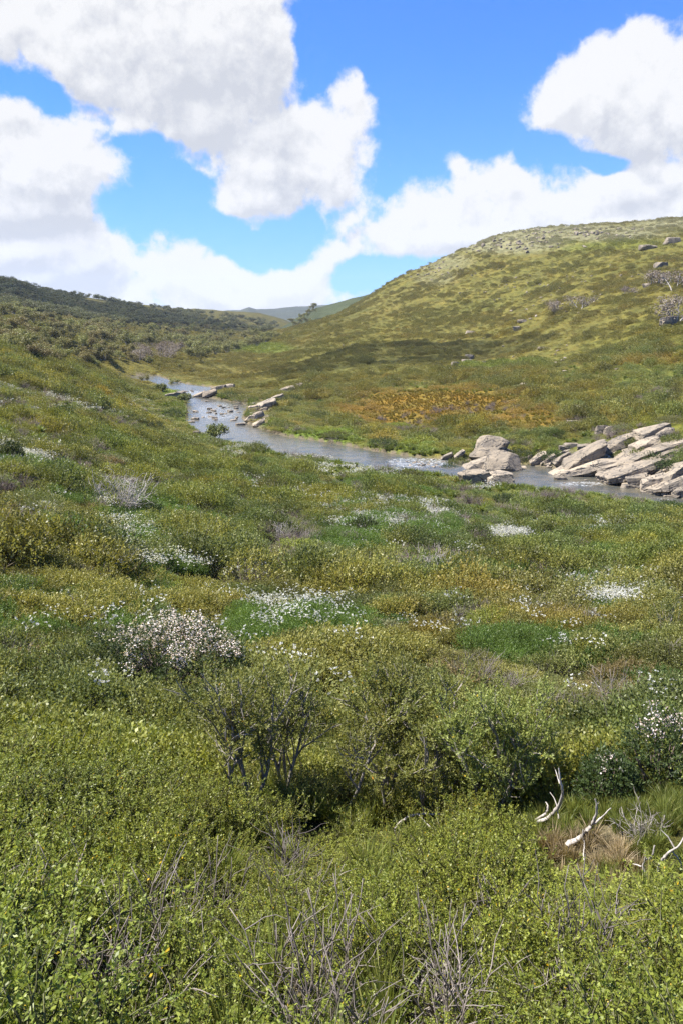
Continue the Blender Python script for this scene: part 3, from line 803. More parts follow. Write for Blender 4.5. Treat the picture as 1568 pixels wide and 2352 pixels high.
def build_heath():
    near = [near_shrub() for _ in range(7)]
    mid = [dome_shrub(.42, .5, 150, 9, .036, .02, .11, OL0, OL1, 14, face=.25) for _ in range(6)]
    far = [dome_shrub(.75, .6, 170, 5, .075, .04, .16, OL0, OL1, 8) for _ in range(5)]
    vfar = [dome_shrub(1.6, .8, 170, 4, .2, .12, .3, OL0, OL1, 0) for _ in range(5)]
    protos = near + mid + far + vfar; o1 = len(near); o2 = o1 + len(mid); o3 = o2 + len(far)
    rows = []
    for (r0, r1, sp, i0, i1, s0, s1) in ((1.9, 9, .215, 0, o1, .8, 1.25), (8, 26, .36, o1, o2, .8, 1.3), (24, 62, .62, o1, o2, 1.2, 2.1), (58, 130, .85, o2, o3, .8, 1.3),
                                         (125, 240, 1.5, o2, o3, 1.2, 2.1), (235, 430, 1.9, o3, len(protos), .4, .85), (430, 900, 3.1, o3, len(protos), .5, 1.0)):
        x, y, z, Dx, Dy = scatter(r0, r1, sp)
        herb = ell(Dx, Dy, HERB); bog = ell(Dx, Dy, BOG); bare = 1 - sstep(.85, 1.0, np.hypot((x - OPEN[0]) / OPEN[2], (y - OPEN[1]) / OPEN[3])); dry = ell(Dx, Dy, DRY); rk = ell(Dx, Dy, ROCKY); gap = ell(Dx, Dy, GAPS); rr = ell(Dx, Dy, RIVERSIDE_ROCK)
        cl = fbm(x / (sp * 5), y / (sp * 5), 21, 3)
        keep = rng.random(len(x)) > np.maximum.reduce([herb * .93, bog * 1.0, bare, dry * .92, rk * .4, gap * .8, rr * .8, .95 * sstep(.54, .64, cl) * (r0 < 60)])
        if r0 > 200: keep &= rng.random(len(x)) < sstep(.30, .55, cl) * .8 + .2
        x, y, z, Dx, Dy, cl, bog = [q[keep] for q in (x, y, z, Dx, Dy, cl, bog)]
        n = len(x); big = fbm(x / (2.2 + sp * 3), y / (2.2 + sp * 3), 23, 3); s = rng.uniform(s0, s1, n) * (.75 + .6 * sstep(.35, .7, big))
        rdv = river_dist(x, y) if 60 < r1 and r0 < 300 else np.full(n, 99.)
        low = sstep(.8, 1.6, x) * sstep(3.6, 4.2, y) * (1 - sstep(5.9, 6.2, y)) * (r0 < 9)
        hs = s * (.55 + 1.0 * sstep(.3, .7, big)) * np.clip(.2 + .045 * rdv, 0, 1) * (1 - .75 * bog) * (.75 if r0 == 24 else 1) * (1 - .45 * low)
        hs = np.minimum(hs, (np.where(low > .5, .36, 1.12) if r0 < 5 else 1.35 if r0 < 20 else 9) * (.9 + .2 * rng.random(n)))
        rows.append((np.stack([x, y, z - .03 * s], 1), rng.integers(i0, i1, n), np.stack([rng.normal(0, .1, n), rng.normal(0, .1, n), rng.random(n) * 6.283], 1), np.stack([s, s, hs], 1), tint_at(x, y, Dx, Dy)))
    p, i, r, s, t = pack(rows)
    cover('heath', 'low olive green heath of small leaved shrubs covering the slopes', 'heath', p, protos, i, r, s, t)
    return near, mid


def build_herbs():
    a = [dome_shrub(.34, .42, 130, 10, .045, .012, .16, GR0, GR1, 0, 1.3) for _ in range(5)]
    b = [dome_shrub(.7, .5, 150, 6, .09, .03, .22, GR0, GR1, 0, 1.2) for _ in range(4)]
    rows = []
    for (r0, r1, sp, i0, i1, s0, s1, thr) in ((11, 30, .27, 0, 5, .8, 1.3, .5), (28, 65, .42, 0, 5, 1.2, 1.8, .5), (62, 140, .9, 5, 9, .8, 1.3, .5)):
        x, y, z, Dx, Dy = scatter(r0, r1, sp); h = ell(Dx, Dy, HERB)
        nz = fbm(x / 6, y / 6, 77, 4)
        keep = rng.random(len(x)) < np.maximum(h, .55 * sstep(.6, .7, nz) * (r0 < 60))
        x, y, z, Dx, Dy = [q[keep] for q in (x, y, z, Dx, Dy)]; n = len(x); s = rng.uniform(s0, s1, n)
        tt = rng.uniform(.75, 1.25, (n, 1)) * (1 + .5 * (fbm(x / 2, y / 2, 79, 3)[:, None] - .5)) * np.array([1, 1, 1.0])
        rows.append((np.stack([x, y, z], 1), rng.integers(i0, i1, n), np.stack([rng.normal(0, .12, n), rng.normal(0, .12, n), rng.random(n) * 6.283], 1), np.stack([s, s, s], 1), tt))
    p, i, r, s, t = pack(rows)
    cover('fresh_herbs', 'bright green leafy herbs in patches among the olive heath', 'herbs', p, a + b, i, r, s, t)


def build_flowers():
    a = [flower_heads(16, .3, .48, .66, .055) for _ in range(4)]
    b = [flower_heads(22, .55, .38, .62, .085, 4) for _ in range(4)]
    c = [flower_heads(26, 1.0, .35, .6, .16, 4) for _ in range(3)]
    rows = []
    for (r0, r1, sp, i0, i1, s0, s1) in ((11, 30, .24, 0, 4, 1.0, 1.4), (28, 65, .42, 4, 8, 1.0, 1.4), (62, 210, 1.0, 8, 11, .8, 1.3)):
        x, y, z, Dx, Dy = scatter(r0, r1, sp); w = ell(Dx, Dy, [(a_, b_, c_ * 1.25, d_ * 1.35, min(e_, .68 if b_ > 1260 else .9)) for a_, b_, c_, d_, e_ in WHITE]); nz = fbm(x / (sp * 2.2), y / (sp * 2.2), 87, 2) * .6 + fbm(x / (sp * 9), y / (sp * 9), 89, 2) * .4
        keep = rng.random(len(x)) < np.maximum(w * sstep(.36, .56, nz) * 1.25, .012 * (r0 < 60))
        x, y, z = x[keep], y[keep], z[keep]; n = len(x); s = rng.uniform(s0, s1, n)
        rows.append((np.stack([x, y, z + .06], 1), rng.integers(i0, i1, n), np.stack([np.zeros(n), np.zeros(n), rng.random(n) * 6.283], 1), np.stack([s, s, s], 1), np.ones((n, 3)) * rng.uniform(.6, 1.0, (n, 1))))
    p, i, r, s, t = pack(rows)
    cover('white_daisies', 'white daisy flowers scattered thickly over the green herb patches', 'flowers', p, a + b + c, i, r, s, t)


def build_twigs():
    a = [twig_fan(20, .60, .0058, (.29, .255, .235), .7) for _ in range(5)]
    b = [twig_fan(34, .75, .009, (.30, .245, .225), 1.0, None, 2) for _ in range(5)]
    rows = []
    for (r0, r1, sp, i0, i1, s0, s1) in ((1.9, 12, .3, 0, 5, .7, 1.3), (11, 30, .42, 0, 5, .9, 1.5), (28, 64, .5, 5, 10, .8, 1.4), (60, 170, 1.3, 5, 10, 1.1, 1.8)):
        x, y, z, Dx, Dy = scatter(r0, r1, sp); w = ell(Dx, Dy, DRY); nz = fbm(x / (sp * 5), y / (sp * 5), 97, 3)
        keep = (rng.random(len(x)) < np.maximum(w, .5 * sstep(.58, .7, nz))) & (np.hypot((x - OPEN[0]) / OPEN[2], (y - OPEN[1]) / OPEN[3]) > 1.0) & ((x < 1.1) | (y < 3.6) | (y > 8))
        x, y, z = x[keep], y[keep], z[keep]; n = len(x); s = rng.uniform(s0, s1, n)
        rows.append((np.stack([x, y, z], 1), rng.integers(i0, i1, n), np.stack([rng.normal(0, .2, n), rng.normal(0, .2, n), rng.random(n) * 6.283], 1), np.stack([s, s, s], 1), rng.uniform(.7, 1.2, (n, 1)) * np.array([1, .98, .97])))
    p, i, r, s, t = pack(rows)
    cover('dry_twigs', 'grey and mauve dry twigs of dead heath between the green shrubs', 'twigs', p, a + b, i, r, s, t)


def build_grass():
    a = [grass_tuft(120, .38, (.11, .15, .03), (.20, .20, .05)) for _ in range(4)]
    d = [grass_tuft(120, .34, (.30, .24, .13), (.40, .31, .20)) for _ in range(4)]
    f = [grass_tuft(90, .5, (.10, .15, .03), (.2, .22, .05), .022) for _ in range(3)]
    rows = []
    x, y, z, Dx, Dy = scatter(1.9, 13, .115); ba = 1 - sstep(.9, 1.15, np.hypot((x - OPEN[0]) / OPEN[2], (y - OPEN[1]) / OPEN[3])); gp = ell(Dx, Dy, GAPS)
    keep = rng.random(len(x)) < np.maximum(ba * .95, np.maximum(gp * .2, .08)); x, y, z, Dx, Dy, ba = [q[keep] for q in (x, y, z, Dx, Dy, ba)]; n = len(x)
    dry = (ell(Dx, Dy, [(1400, 1930, 90, 110, 1), (1310, 1890, 80, 50, 1)]) > .35) & (rng.random(n) < .85)
    s = rng.uniform(.6, 1.2, n) * np.where(dry, .6, np.where(ba > .2, .5, 1.0))
    rows.append((np.stack([x, y, z], 1), np.where(dry, rng.integers(4, 8, n), rng.integers(0, 4, n)), np.stack([rng.normal(0, .2, n), rng.normal(0, .2, n), rng.random(n) * 6.283], 1), np.stack([s, s, s], 1), rng.uniform(.7, 1.25, (n, 1)) * np.ones(3)))
    x, y, z, Dx, Dy = scatter(55, 220, .8); rdv = river_dist(x, y)
    bg = ell(Dx, Dy, BOG); keep = (rng.random(len(x)) < np.maximum(.85 * (1 - sstep(1, 7, rdv)) + .12, bg)) & (ell(Dx, Dy, RIVERSIDE_ROCK) < .5); x, y, z, bg = x[keep], y[keep], z[keep], bg[keep]; n = len(x); s = rng.uniform(.8, 1.6, n) * (1 - .45 * bg)
    rows.append((np.stack([x, y, z], 1), rng.integers(8, 11, n), np.stack([rng.normal(0, .2, n), rng.normal(0, .2, n), rng.random(n) * 6.283], 1), np.stack([s * 1.6, s * 1.6, s], 1), rng.uniform(.75, 1.2, (n, 1)) * (1 + bg[:, None] * (np.array([1.35, .78, .55]) * (.85 + .4 * fbm(x / 9, y / 9, 211, 3)[:, None]) - 1))))
    p, i, r, s, t = pack(rows)
    cover('grass', 'green and straw coloured grass in the openings and along the banks', 'grass', p, a + d + f, i, r, s, t)


NEAR_MESHES, MID_MESHES = build_heath()
build_herbs(); build_flowers(); build_twigs(); build_grass()


# ------------------------------------------------------------------ rocks
def rock_mesh(seed, dims, planes=11, sub=4, slab=0.0, rough=.05, tilt=(0, 0)):
    """granite block: a convex shape cut by planes, cracked and roughened; sits with its foot a little under z = 0"""
    rg = np.random.default_rng(seed)
    bm = bmesh.new(); bmesh.ops.create_icosphere(bm, subdivisions=sub, radius=1)
    V = np.array([v.co[:] for v in bm.verts])
    ax = np.eye(3) + rg.normal(size=(3, 3)) * .16
    N = unit(np.concatenate([ax, -ax, rg.normal(size=(planes, 3))])); h = np.concatenate([rg.uniform(.52, .72, 6), rg.uniform(.68, .98, planes)])
    if planes < 9: N, h = unit(rg.normal(size=(planes + 8, 3))), rg.uniform(.72, .95, planes + 8)
    if slab:                                                        # sheets lying at a slant: a few parallel-ish planes
        for k in range(4):
            q = unit(np.array([rg.normal() * .25 - slab, rg.normal() * .25 - .15, 1.0])); N = np.concatenate([N, [q if k % 2 else -q]]); h = np.append(h, rg.uniform(.5, .7))
    dn = V @ N.T; rad = np.min(np.where(dn > .05, h[None] / np.maximum(dn, .05), 9), axis=1); rad = np.minimum(rad, 1.25)
    P = V * rad[:, None]
    off = Vector(rg.uniform(-50, 50, 3))
    for i in range(len(P)):
        p = Vector(P[i])
        n = mnoise.fractal(p * 1.6 + off, .9, 2.1, 5) * rough + (mnoise.noise(p * 7 + off)) * rough * .35
        cr = mnoise.noise(p * 2.3 - off); n -= max(0, .10 - abs(cr)) * 1.1 * rough / .05 * .35
        P[i] = P[i] * (1 + n)
    P = P * np.array(dims) * .5
    P = P @ np.array(Matrix.Rotation(tilt[0], 3, 'X') @ Matrix.Rotation(tilt[1], 3, 'Y')).T
    P[:, 2] += -P[:, 2].min() * .78
    for v, p in zip(bm.verts, P): v.co = p
    for f in bm.faces: f.smooth = True
    me = bpy.data.meshes.new('rock'); bm.to_mesh(me); bm.free(); me.set_sharp_from_angle(angle=R(24))
    me.materials.append(M_ROCK)
    return me


SEED = [100]
def px_to_m(v, D): return D * v.y / FD / math.cos(PITCH) * 1.0


def big_rock(name, Dx, Dy, w, h, label, depth=.8, slab=0.0, tilt=(0, 0), rz=0.0, planes=11, group=None, rough=.05, sub=4):
    """a single rock: Dx, Dy its foot on the ground, w and h its size, all in photo units"""
    SEED[0] += 1
    p = spot(Dx, Dy); m = math.hypot(p.x, p.y) / FD / 0.98
    d_ = math.hypot(p.x, p.y); q_ = .62 if d_ > 250 else 1.2 if d_ > 130 else 1.05
    W_, H_ = w * m * q_, h * m * q_
    t = abs(tilt[1]); T_ = H_ * (1 - .55 * min(1, t / .4)); T_ = max(T_, .25 * H_)
    Wl = max((W_ - T_ * math.sin(t)) / math.cos(t), .5 * W_)
    me = rock_mesh(SEED[0], (Wl * 1.3, W_ * depth, T_ * 1.5), planes, sub, slab, rough, tilt)
    o = place(name, me, loc=(p.x, p.y + W_ * depth * .3, p.z - .05 * H_)); o.rotation_euler = (0, 0, rz)
    tag(o, label, 'rock' if name != 'boulder' else 'boulder', group)
    return o


def river_rock(name, Dx, Dy, *a, **k):
    o = big_rock(name, Dx, Dy, *a, **k)
    q = on_water(Dx, Dy); o.location.z = max(float(zr(q[1])) - .25, min(o.location.z, float(zr(q[1])) + 1)); o.location.x, o.location.y = q[0], q[1] + .3
    return o


# the boulder island in the river
big_rock('boulder', 1128, 1050, 54, 30, 'rounded brown boulder balanced highest on the rock island in the river', .9, rough=.03, planes=7)
big_rock('boulder', 1136, 1066, 66, 28, 'dark rounded boulder under the highest boulder of the rock island', .8, rough=.03, planes=8)
big_rock('rock_outcrop', 1106, 1100, 96, 52, 'broad cracked grey outcrop in the middle of the rock island', .8, .4, (0, -.2), planes=9)
big_rock('rock_outcrop', 1154, 1106, 72, 48, 'grey rock with a dark upright right face at the end of the rock island', .8, 0, planes=8)
big_rock('rock_outcrop', 1090, 1116, 76, 42, 'pale low ledge at the front of the rock island', .7, .2)
big_rock('rock_outcrop', 1148, 1118, 64, 34, 'low brown ledge along the front right of the rock island', .7, .2)
big_rock('rock', 1062, 1102, 34, 16, 'small flat rock at the left end of the rock island', .8)
big_rock('rock', 1196, 1096, 34, 20, 'round grey rock just right of the rock island', .8)
big_rock('rock', 1236, 1100, 44, 17, 'pale flat rock lapped by water right of the rock island', .8)
river_rock('rock', 1288, 1102, 32, 9, 'flat bare rock standing alone in the stream between outcrop and island', .8)
big_rock('rock_outcrop', 1026, 1057, 36, 24, 'pale split slab on the far bank left of the highest boulder', .8, .6, (0, -.4))
big_rock('rock_outcrop', 1052, 1058, 34, 25, 'leaning slab on the far bank behind the rock island', .8, .7, (0, -.5))
for Dx, Dy, w, h, lb in ((1164, 1047, 26, 9, 'small rock peeping from scrub right of the highest boulder'), (1216, 1058, 12, 14, 'small pale upright stone on the far bank by the stream'),
                         (1202, 1062, 16, 9, 'small grey stone at the far waterline beside dark scrub'), (1290, 1037, 14, 15, 'thin pointed stone on the grass above the left end of the great outcrop')):
    big_rock('rock', Dx, Dy, w, h, lb, .8, sub=3)

# the great outcrop on the right bank: slabs leaning to the right
OUT = [(1345, 1102, 160, 34, .4, -.25, 'long low bedrock sheet under the great pink slab'), (1450, 1118, 160, 38, .4, -.3, 'wide bedrock sheet along the waterline of the great outcrop'), (1470, 1082, 150, 40, .4, -.35, 'bedrock sheet in the heart of the great outcrop'), (1545, 1138, 100, 40, .4, -.35, 'bedrock sheet running out of the picture at the right'),
       (1236, 1072, 52, 36, .9, -.5, 'thin leaning slab at the left end of the great outcrop'), (1264, 1074, 40, 34, .9, -.6, 'narrow leaning slab second from the left end of the great outcrop'),
       (1296, 1072, 60, 46, .9, -.5, 'leaning grey slab left of the great pink slab'), (1346, 1090, 128, 66, .7, -.45, 'great smooth pink slab sloping into the stream'),
       (1362, 1095, 50, 28, .4, -.2, 'wet pale block at the foot of the great pink slab'), (1404, 1090, 64, 40, .4, -.3, 'broken block right of the great pink slab'),
       (1408, 1104, 70, 26, .3, -.1, 'broad pale block at the waterline of the great outcrop'), (1440, 1066, 66, 42, .5, -.4, 'square brown block in the middle of the great outcrop'),
       (1432, 1040, 84, 42, .6, -.4, 'long tilted slab along the upper left of the great outcrop'), (1486, 1046, 80, 52, .5, -.3, 'steep tilted slab under the summit of the great outcrop'),
       (1500, 1014, 84, 40, .4, -.2, 'dark grey summit block of the great outcrop'), (1528, 1008, 40, 30, .4, -.2, 'small block at the right of the summit of the great outcrop'),
       (1476, 1080, 52, 34, .4, -.2, 'cracked block above scrub in the great outcrop'), (1528, 1062, 80, 36, .5, -.3, 'brown slab at the right of the great outcrop above scrub'),
       (1556, 1040, 60, 34, .4, -.2, 'flat brown block high at the right edge of the great outcrop'), (1470, 1116, 60, 26, .2, -.1, 'pale boulder on the waterline below the cracked block'),
       (1500, 1126, 66, 34, .3, -.2, 'large pale boulder on the lower right bank'), (1550, 1122, 70, 66, .6, -.5, 'tall grey slab at the lower right edge of the outcrop'),
       (1536, 1140, 46, 24, .2, -.1, 'grey boulder at the bend where the stream leaves the picture'), (1452, 1128, 40, 16, .2, 0, 'low white stone at the right waterline'),
       (1384, 1064, 36, 24, .4, -.2, 'small block behind the great pink slab'), (1510, 1036, 30, 20, .3, 0, 'small loose block beside the steep tilted slab'),
       (1500, 1092, 40, 20, .2, 0, 'small white block over the large pale boulder'), (1340, 1036, 30, 12, .3, 0, 'small rounded stone perched on top of the great pink slab'),
       (1310, 1030, 30, 14, .3, 0, 'small stone on the rim left of the perched stone'), (1560, 1090, 50, 30, .4, -.3, 'slab at the right frame edge above the tall grey slab'),
       (1566, 1148, 40, 26, .2, -.1, 'rounded boulder in the right corner by the bank'), (1486, 1140, 30, 12, .2, 0, 'flat stone awash below the large pale boulder'),
       (1380, 1000, 30, 24, .3, 0, 'pair left stone of grey rocks on the grass behind the great outcrop'), (1400, 1002, 26, 22, .3, 0, 'smaller right stone of the pair behind the great outcrop'),
       (1318, 978, 38, 12, .5, -.2, 'dark flat ledge alone on the grass above the outcrop'), (1206, 893, 22, 10, .2, 0, 'pale stone on the grass above the orange bog'),
       (1180, 930, 26, 10, .2, 0, 'brown stone within the orange bog'), (1070, 836, 46, 20, .3, 0, 'left block of the rock pile on the right slope'), (1078, 826, 40, 18, .3, 0, 'upper block of the rock pile on the right slope'),
       (1045, 842, 34, 18, .3, 0, 'grey block in front of the rock pile on the right slope'), (1112, 836, 24, 12, .3, 0, 'small brown block right of the rock pile on the right slope'), (1245, 805, 36, 12, .3, 0, 'long grey stone mid-way up the right slope'),
       (1186, 760, 30, 20, .3, -.3, 'leaning white stone by dark scrub on the right slope'), (1080, 770, 40, 16, .3, 0, 'rock step on the right slope under the shadow'), (1200, 742, 40, 12, .3, 0, 'row of grey stone below the bare bushes'),
       (1520, 620, 56, 26, .3, -.2, 'dark layered crag high on the right slope'), (1490, 574, 60, 16, .3, -.2, 'pale ledge near the top right of the hill'), (1545, 560, 50, 26, .3, -.2, 'pink ledge at the right edge near the hilltop'),
       (1540, 748, 70, 30, .3, -.2, 'dark boulders under the bare bush at the right edge'), (1490, 660, 40, 16, .3, -.1, 'pale crag half-way up the right slope')]
for Dx, Dy, w, h, sl, tl, lb in OUT:
    far_ = math.hypot(*spot(Dx, Dy)[:2]) > 125
    big_rock('rock', Dx, Dy, w, h, lb, .75, 0 if far_ else sl, (random.uniform(-.1, .1), 0 if far_ else tl), sub=3 if far_ else 4, group='rocks of the great outcrop' if not far_ else None)

# rocks at the bend up the river
for Dx, Dy, w, h, sl, tl, lb in [(584, 944, 27, 19, .3, -.2, 'dark undercut boulder at the bend of the river'), (612, 940, 52, 26, .3, -.3, 'pale slab leaning on the dark undercut boulder'),
                                 (640, 922, 34, 22, .3, -.3, 'slab climbing the bank behind the dark undercut boulder'), (658, 902, 34, 16, .3, -.25, 'grey tilted rock on top of the bank above the bend'), (684, 898, 26, 16, .3, 0, 'rounded rock beside scrub on top of the bank'),
                                 (576, 968, 30, 22, .4, -.3, 'brown rock at the waterline below the dark undercut boulder'), (592, 962, 34, 24, .4, -.3, 'pale block below the leaning slab at the bend'), (594, 980, 34, 20, .4, -.35, 'pale ledge sloping into the pool at the bend'),
                                 (457, 918, 42, 22, .4, -.3, 'dark ledge in the upper rapids'), (482, 914, 36, 18, .3, -.25, 'pale slab at the right side of the upper rapids'), (500, 898, 34, 12, .3, -.2, 'slab on the far bank above the upper rapids'), (524, 894, 30, 11, .3, -.15, 'pale crest of rock on the bank above the upper rapids'),
                                 (400, 918, 42, 16, .3, -.1, 'low pale rocks on the left bank of the upper rapids'), (424, 906, 20, 8, .2, 0, 'small white stone in the upper rapids'), (372, 887, 26, 8, .2, 0, 'white stones by the riverside bush upstream'),
                                 (432, 826, 18, 7, .2, 0, 'pale stone at the far end of the valley floor')]:
    big_rock('rock', Dx, Dy, w, h, lb, .8, sl, (0, tl), sub=3, planes=8 if sl == 0 else 11)

# stones standing in the rapids: small, one of a few shapes each
PEBBLE = [rock_mesh(900 + i, (1.3, 1.0, .62), 9, 3, .1 * (i % 3)) for i in range(8)]
def small_rock(v, size, label, group, k=None, flat=1.0):
    o = place('rock', PEBBLE[rng.integers(8) if k is None else k], loc=v); o.rotation_euler = (0, 0, rng.random() * 6.28)
    s = size; o.scale = (s * rng.uniform(.85, 1.3), s * rng.uniform(.8, 1.1), s * rng.uniform(.7, 1.1) * flat); tag(o, label, 'rock', group)
    return o
for i in range(54):
    Dx, Dy = (rng.normal(505, 34), rng.normal(951, 17)) if i < 42 else (rng.normal(455, 26), rng.normal(908, 6))
    q = on_water(Dx, Dy)
    if float(river_dist(q[0], q[1])) > .8: continue
    small_rock((q[0], q[1], q[2] - .12), rng.uniform(.5, 1.7), 'pale flat stone standing out of the water in the upstream rapids', 'stones in the upstream rapids')
for i in range(44):
    Dx, Dy = (rng.normal(985, 42), rng.normal(1063, 7)) if i < 34 else (rng.normal(1350, 60), rng.normal(1106, 5))
    q = on_water(Dx, Dy)
    if float(river_dist(q[0], q[1])) > .8: continue
    small_rock((q[0], q[1], q[2] - .1), rng.uniform(.25, .8), 'small pale stone in the shallow rapids left of the rock island' if i < 34 else 'small stone awash in the stream beside the great outcrop', 'stones in the lower rapids' if i < 34 else 'stones awash below the outcrop')
for i in range(14):
    v = spot(rng.normal(594, 16), rng.normal(958, 14))
    small_rock((v.x, v.y, v.z - .05), rng.uniform(.6, 1.6), 'brown stone tumbled below the leaning slab at the river bend', 'stones below the leaning slab at the bend', flat=1.2)
# along the foot of the great outcrop
for i in range(30):
    Dx = rng.uniform(1390, 1560); Dy = 1096 + (Dx - 1390) * .30 + rng.uniform(-8, 12)
    v = spot(Dx, Dy); small_rock((v.x, v.y, v.z - .05), rng.uniform(.35, 1.1), 'small pale stone heaped along the waterline below the great outcrop', 'stones along the foot of the outcrop')
SHEET = [rock_mesh(950 + i, (1.9, 1.1, .5), 9, 3, .3, .06, (.1 * (i % 3 - 1), -.5)) for i in range(6)]
for i in range(56):
    Dx = rng.uniform(1245, 1575); Dy = 1074 + (Dx - 1245) * .19 - rng.random() * (10 + min(1, (Dx - 1245) / 180) * 85); v = spot(Dx, Dy)
    o = small_rock((v.x, v.y, v.z - .05), rng.uniform(.7, 1.7), 'loose brown slab wedged between the large slabs of the great outcrop', 'loose slabs on the great outcrop', flat=1.0)
    o.data = SHEET[i % 6]; o.rotation_euler = (rng.normal() * .1, rng.normal() * .15, rng.normal() * .35)
# on the slopes
SCREE = []
for lst, n, n_own, sz, lb, gp in (((1160, 560, 150, 22), 70, 20, (1.2, 3.2), 'pinkish boulder in the scree under the hilltop', 'boulders in the scree under the hilltop'), ((1350, 535, 160, 16), 60, 14, (1.0, 3.0), 'grey boulder along the brow of the right hill', 'boulders along the brow of the hill'),
                           ((1000, 618, 90, 24), 45, 10, (1.0, 2.6), 'grey boulder on the steep left shoulder of the hill', 'boulders on the left shoulder of the hill'), ((1290, 660, 260, 60), 55, 14, (.6, 1.7), 'weathered boulder scattered half-way up the right slope', 'boulders on the right slope'),
                           ((1150, 830, 330, 70), 34, 8, (.4, 1.2), 'weathered stone lying on the lower right slope', 'stones on the lower right slope'), ((140, 920, 180, 60), 16, 6, (.4, .9), 'grey stone lying in the heath of the left slope', 'stones on the left slope'), ((330, 960, 80, 40), 10, 5, (.4, 1.0), 'grey stone among heath on the left bank above the rapids', 'stones on the left bank')):
    for i in range(n):
        v = spot(rng.normal(lst[0], lst[2] * .5), rng.normal(lst[1], lst[3] * .5))
        if v.y > 1400 or float(river_dist(v.x, v.y)) < 1: continue
        if i < n_own: small_rock((v.x, v.y, v.z), rng.uniform(sum(sz) / 2, sz[1]) * 1.1, lb, gp, flat=1.3)
        else: SCREE += [(v, rng.uniform(sz[0], sz[1]) * 1.05) for v in (v, v + Vector((rng.normal() * 4, rng.normal() * 4, 0)))]
SCREE = [(Vector((v.x, v.y, float(ground(v.x, v.y)))), q) for v, q in SCREE]
cover('scree', 'countless small stones strewn over the rocky parts of the slopes', 'stones', np.array([v[:] for v, q in SCREE]), PEBBLE, rng.integers(0, 8, len(SCREE)), np.stack([rng.normal(0, .3, len(SCREE)), rng.normal(0, .3, len(SCREE)), rng.random(len(SCREE)) * 6.28], 1), np.array([[q, q * .9, q] for v, q in SCREE]), np.ones((len(SCREE), 3)))
for Dx, Dy, w, h, lb in ((185, 905, 24, 8, 'flat grey stone beside the round bush on the left slope'), (325, 950, 22, 10, 'white stone standing in heath on the left bank'), (287, 967, 18, 10, 'pale rounded stone in heath left of the white standing stone'), (160, 978, 40, 8, 'long flat pale stone lying on the left slope'),
                         (372, 966, 14, 11, 'small grey stone above the near bank of the rapids'), (452, 1002, 16, 10, 'brown stone at the near bank beside the riverside tree'), (390, 1022, 12, 14, 'pale stone in heath below the riverside tree'),
                         (1255, 1170, 34, 12, 'flat grey stone half buried in the near right heath')):
    big_rock('rock', Dx, Dy, w, h, lb, .8, sub=3)


# ------------------------------------------------------------------ trees
def gum_meshes(seed, crown_c, H=5.0, dens=1.0, flat=.75):
    """snow gum: crooked grey stems from one base, crown of drooping clumps with gaps"""
    global rng
    keep = rng; rng = np.random.default_rng(seed)
    g = Geo(); ends = []
    for i in range(rng.integers(3, 6)):
        a = rng.random() * 6.28; tl = rng.uniform(.2, .75)
        P = wander((math.cos(a) * .15, math.sin(a) * .15, -.3), (math.cos(a) * tl, math.sin(a) * tl, 1), H * rng.uniform(.75, .95), 7, .16, .05)
        g.tube(P, np.linspace(.13, .035, 8), (.4, .37, .33), 6); ends.append(P[-1])
        for j in range(4):
            k = rng.integers(3, 7); Q = wander(P[k], unit(P[k] - P[k - 1]) + rdir(1, .3)[0] * .9, H * rng.uniform(.25, .4), 4, .2)
            g.tube(Q, np.linspace(.05, .015, 5), (.36, .33, .29), 4); ends += [Q[-1], Q[2]]
    c = Geo()
    E = np.array(ends); E = np.concatenate([E, E[rng.integers(len(E), size=len(E) // 2)] + rng.normal(size=(len(E) // 2, 3)) * np.array([.5, .5, .3])])
    for e in E:
        rr = rng.uniform(.5, .95) * H / 5; n = int(70 * dens * rng.uniform(.5, 1.2))
        u = rdir(n, .35); q = rng.uniform(.7, 1, (n, 1)); p = e + u * q * rr * np.array([1.15, 1.15, flat])
        d = u * .5 + rdir(n) * .8 + np.array([0, 0, -.25])
        t = rng.random((n, 1)); col = (np.array(crown_c[0]) * (1 - t) + np.array(crown_c[1]) * t) * rng.uniform(.75, 1.2)
        leaf_quads(p, d, .30 * rng.uniform(.7, 1.3, n), .19, col, c, .25, u * 1.6)
    t_, c_ = g.mesh('gum_trunk', M_GUMBARK, True), c.mesh('gum_crown', M_GUM)
    rng = keep
    return t_, c_


C_OLIVE = ((.15, .155, .05), (.26, .245, .09)); C_BROWN = ((.16, .14, .052), (.25, .21, .082)); C_GREY = ((.17, .135, .115), (.26, .215, .185)); C_GREEN = ((.11, .15, .04), (.21, .23, .07))
GUMS = {'olive': [gum_meshes(300 + i, C_OLIVE) for i in range(5)], 'brown': [gum_meshes(320 + i, C_BROWN) for i in range(4)], 'grey': [gum_meshes(340 + i, C_GREY, dens=.35) for i in range(3)], 'round': [gum_meshes(360 + i, C_GREEN, 3.2, .8, .8) for i in range(3)]}


def gum(v, size, kind, label, group=None, name='snow_gum', squash=1.0):
    t_, c_ = GUMS[kind][rng.integers(len(GUMS[kind]))]
    o = empty(name, v, rng.random() * 6.28, (size * rng.uniform(.95, 1.25), size * rng.uniform(.95, 1.25), size * squash))
    tag(o, label, 'tree', group); place('trunk', t_, o); place('crown', c_, o)
    return o


def in_poly(x, y, P):
    c = False
    for i in range(len(P)):
        (ax, ay), (bx, by) = P[i], P[i - 1]
        if (ay > y) != (by > y) and x < (bx - ax) * (y - ay) / (by - ay) + ax: c = not c
    return c


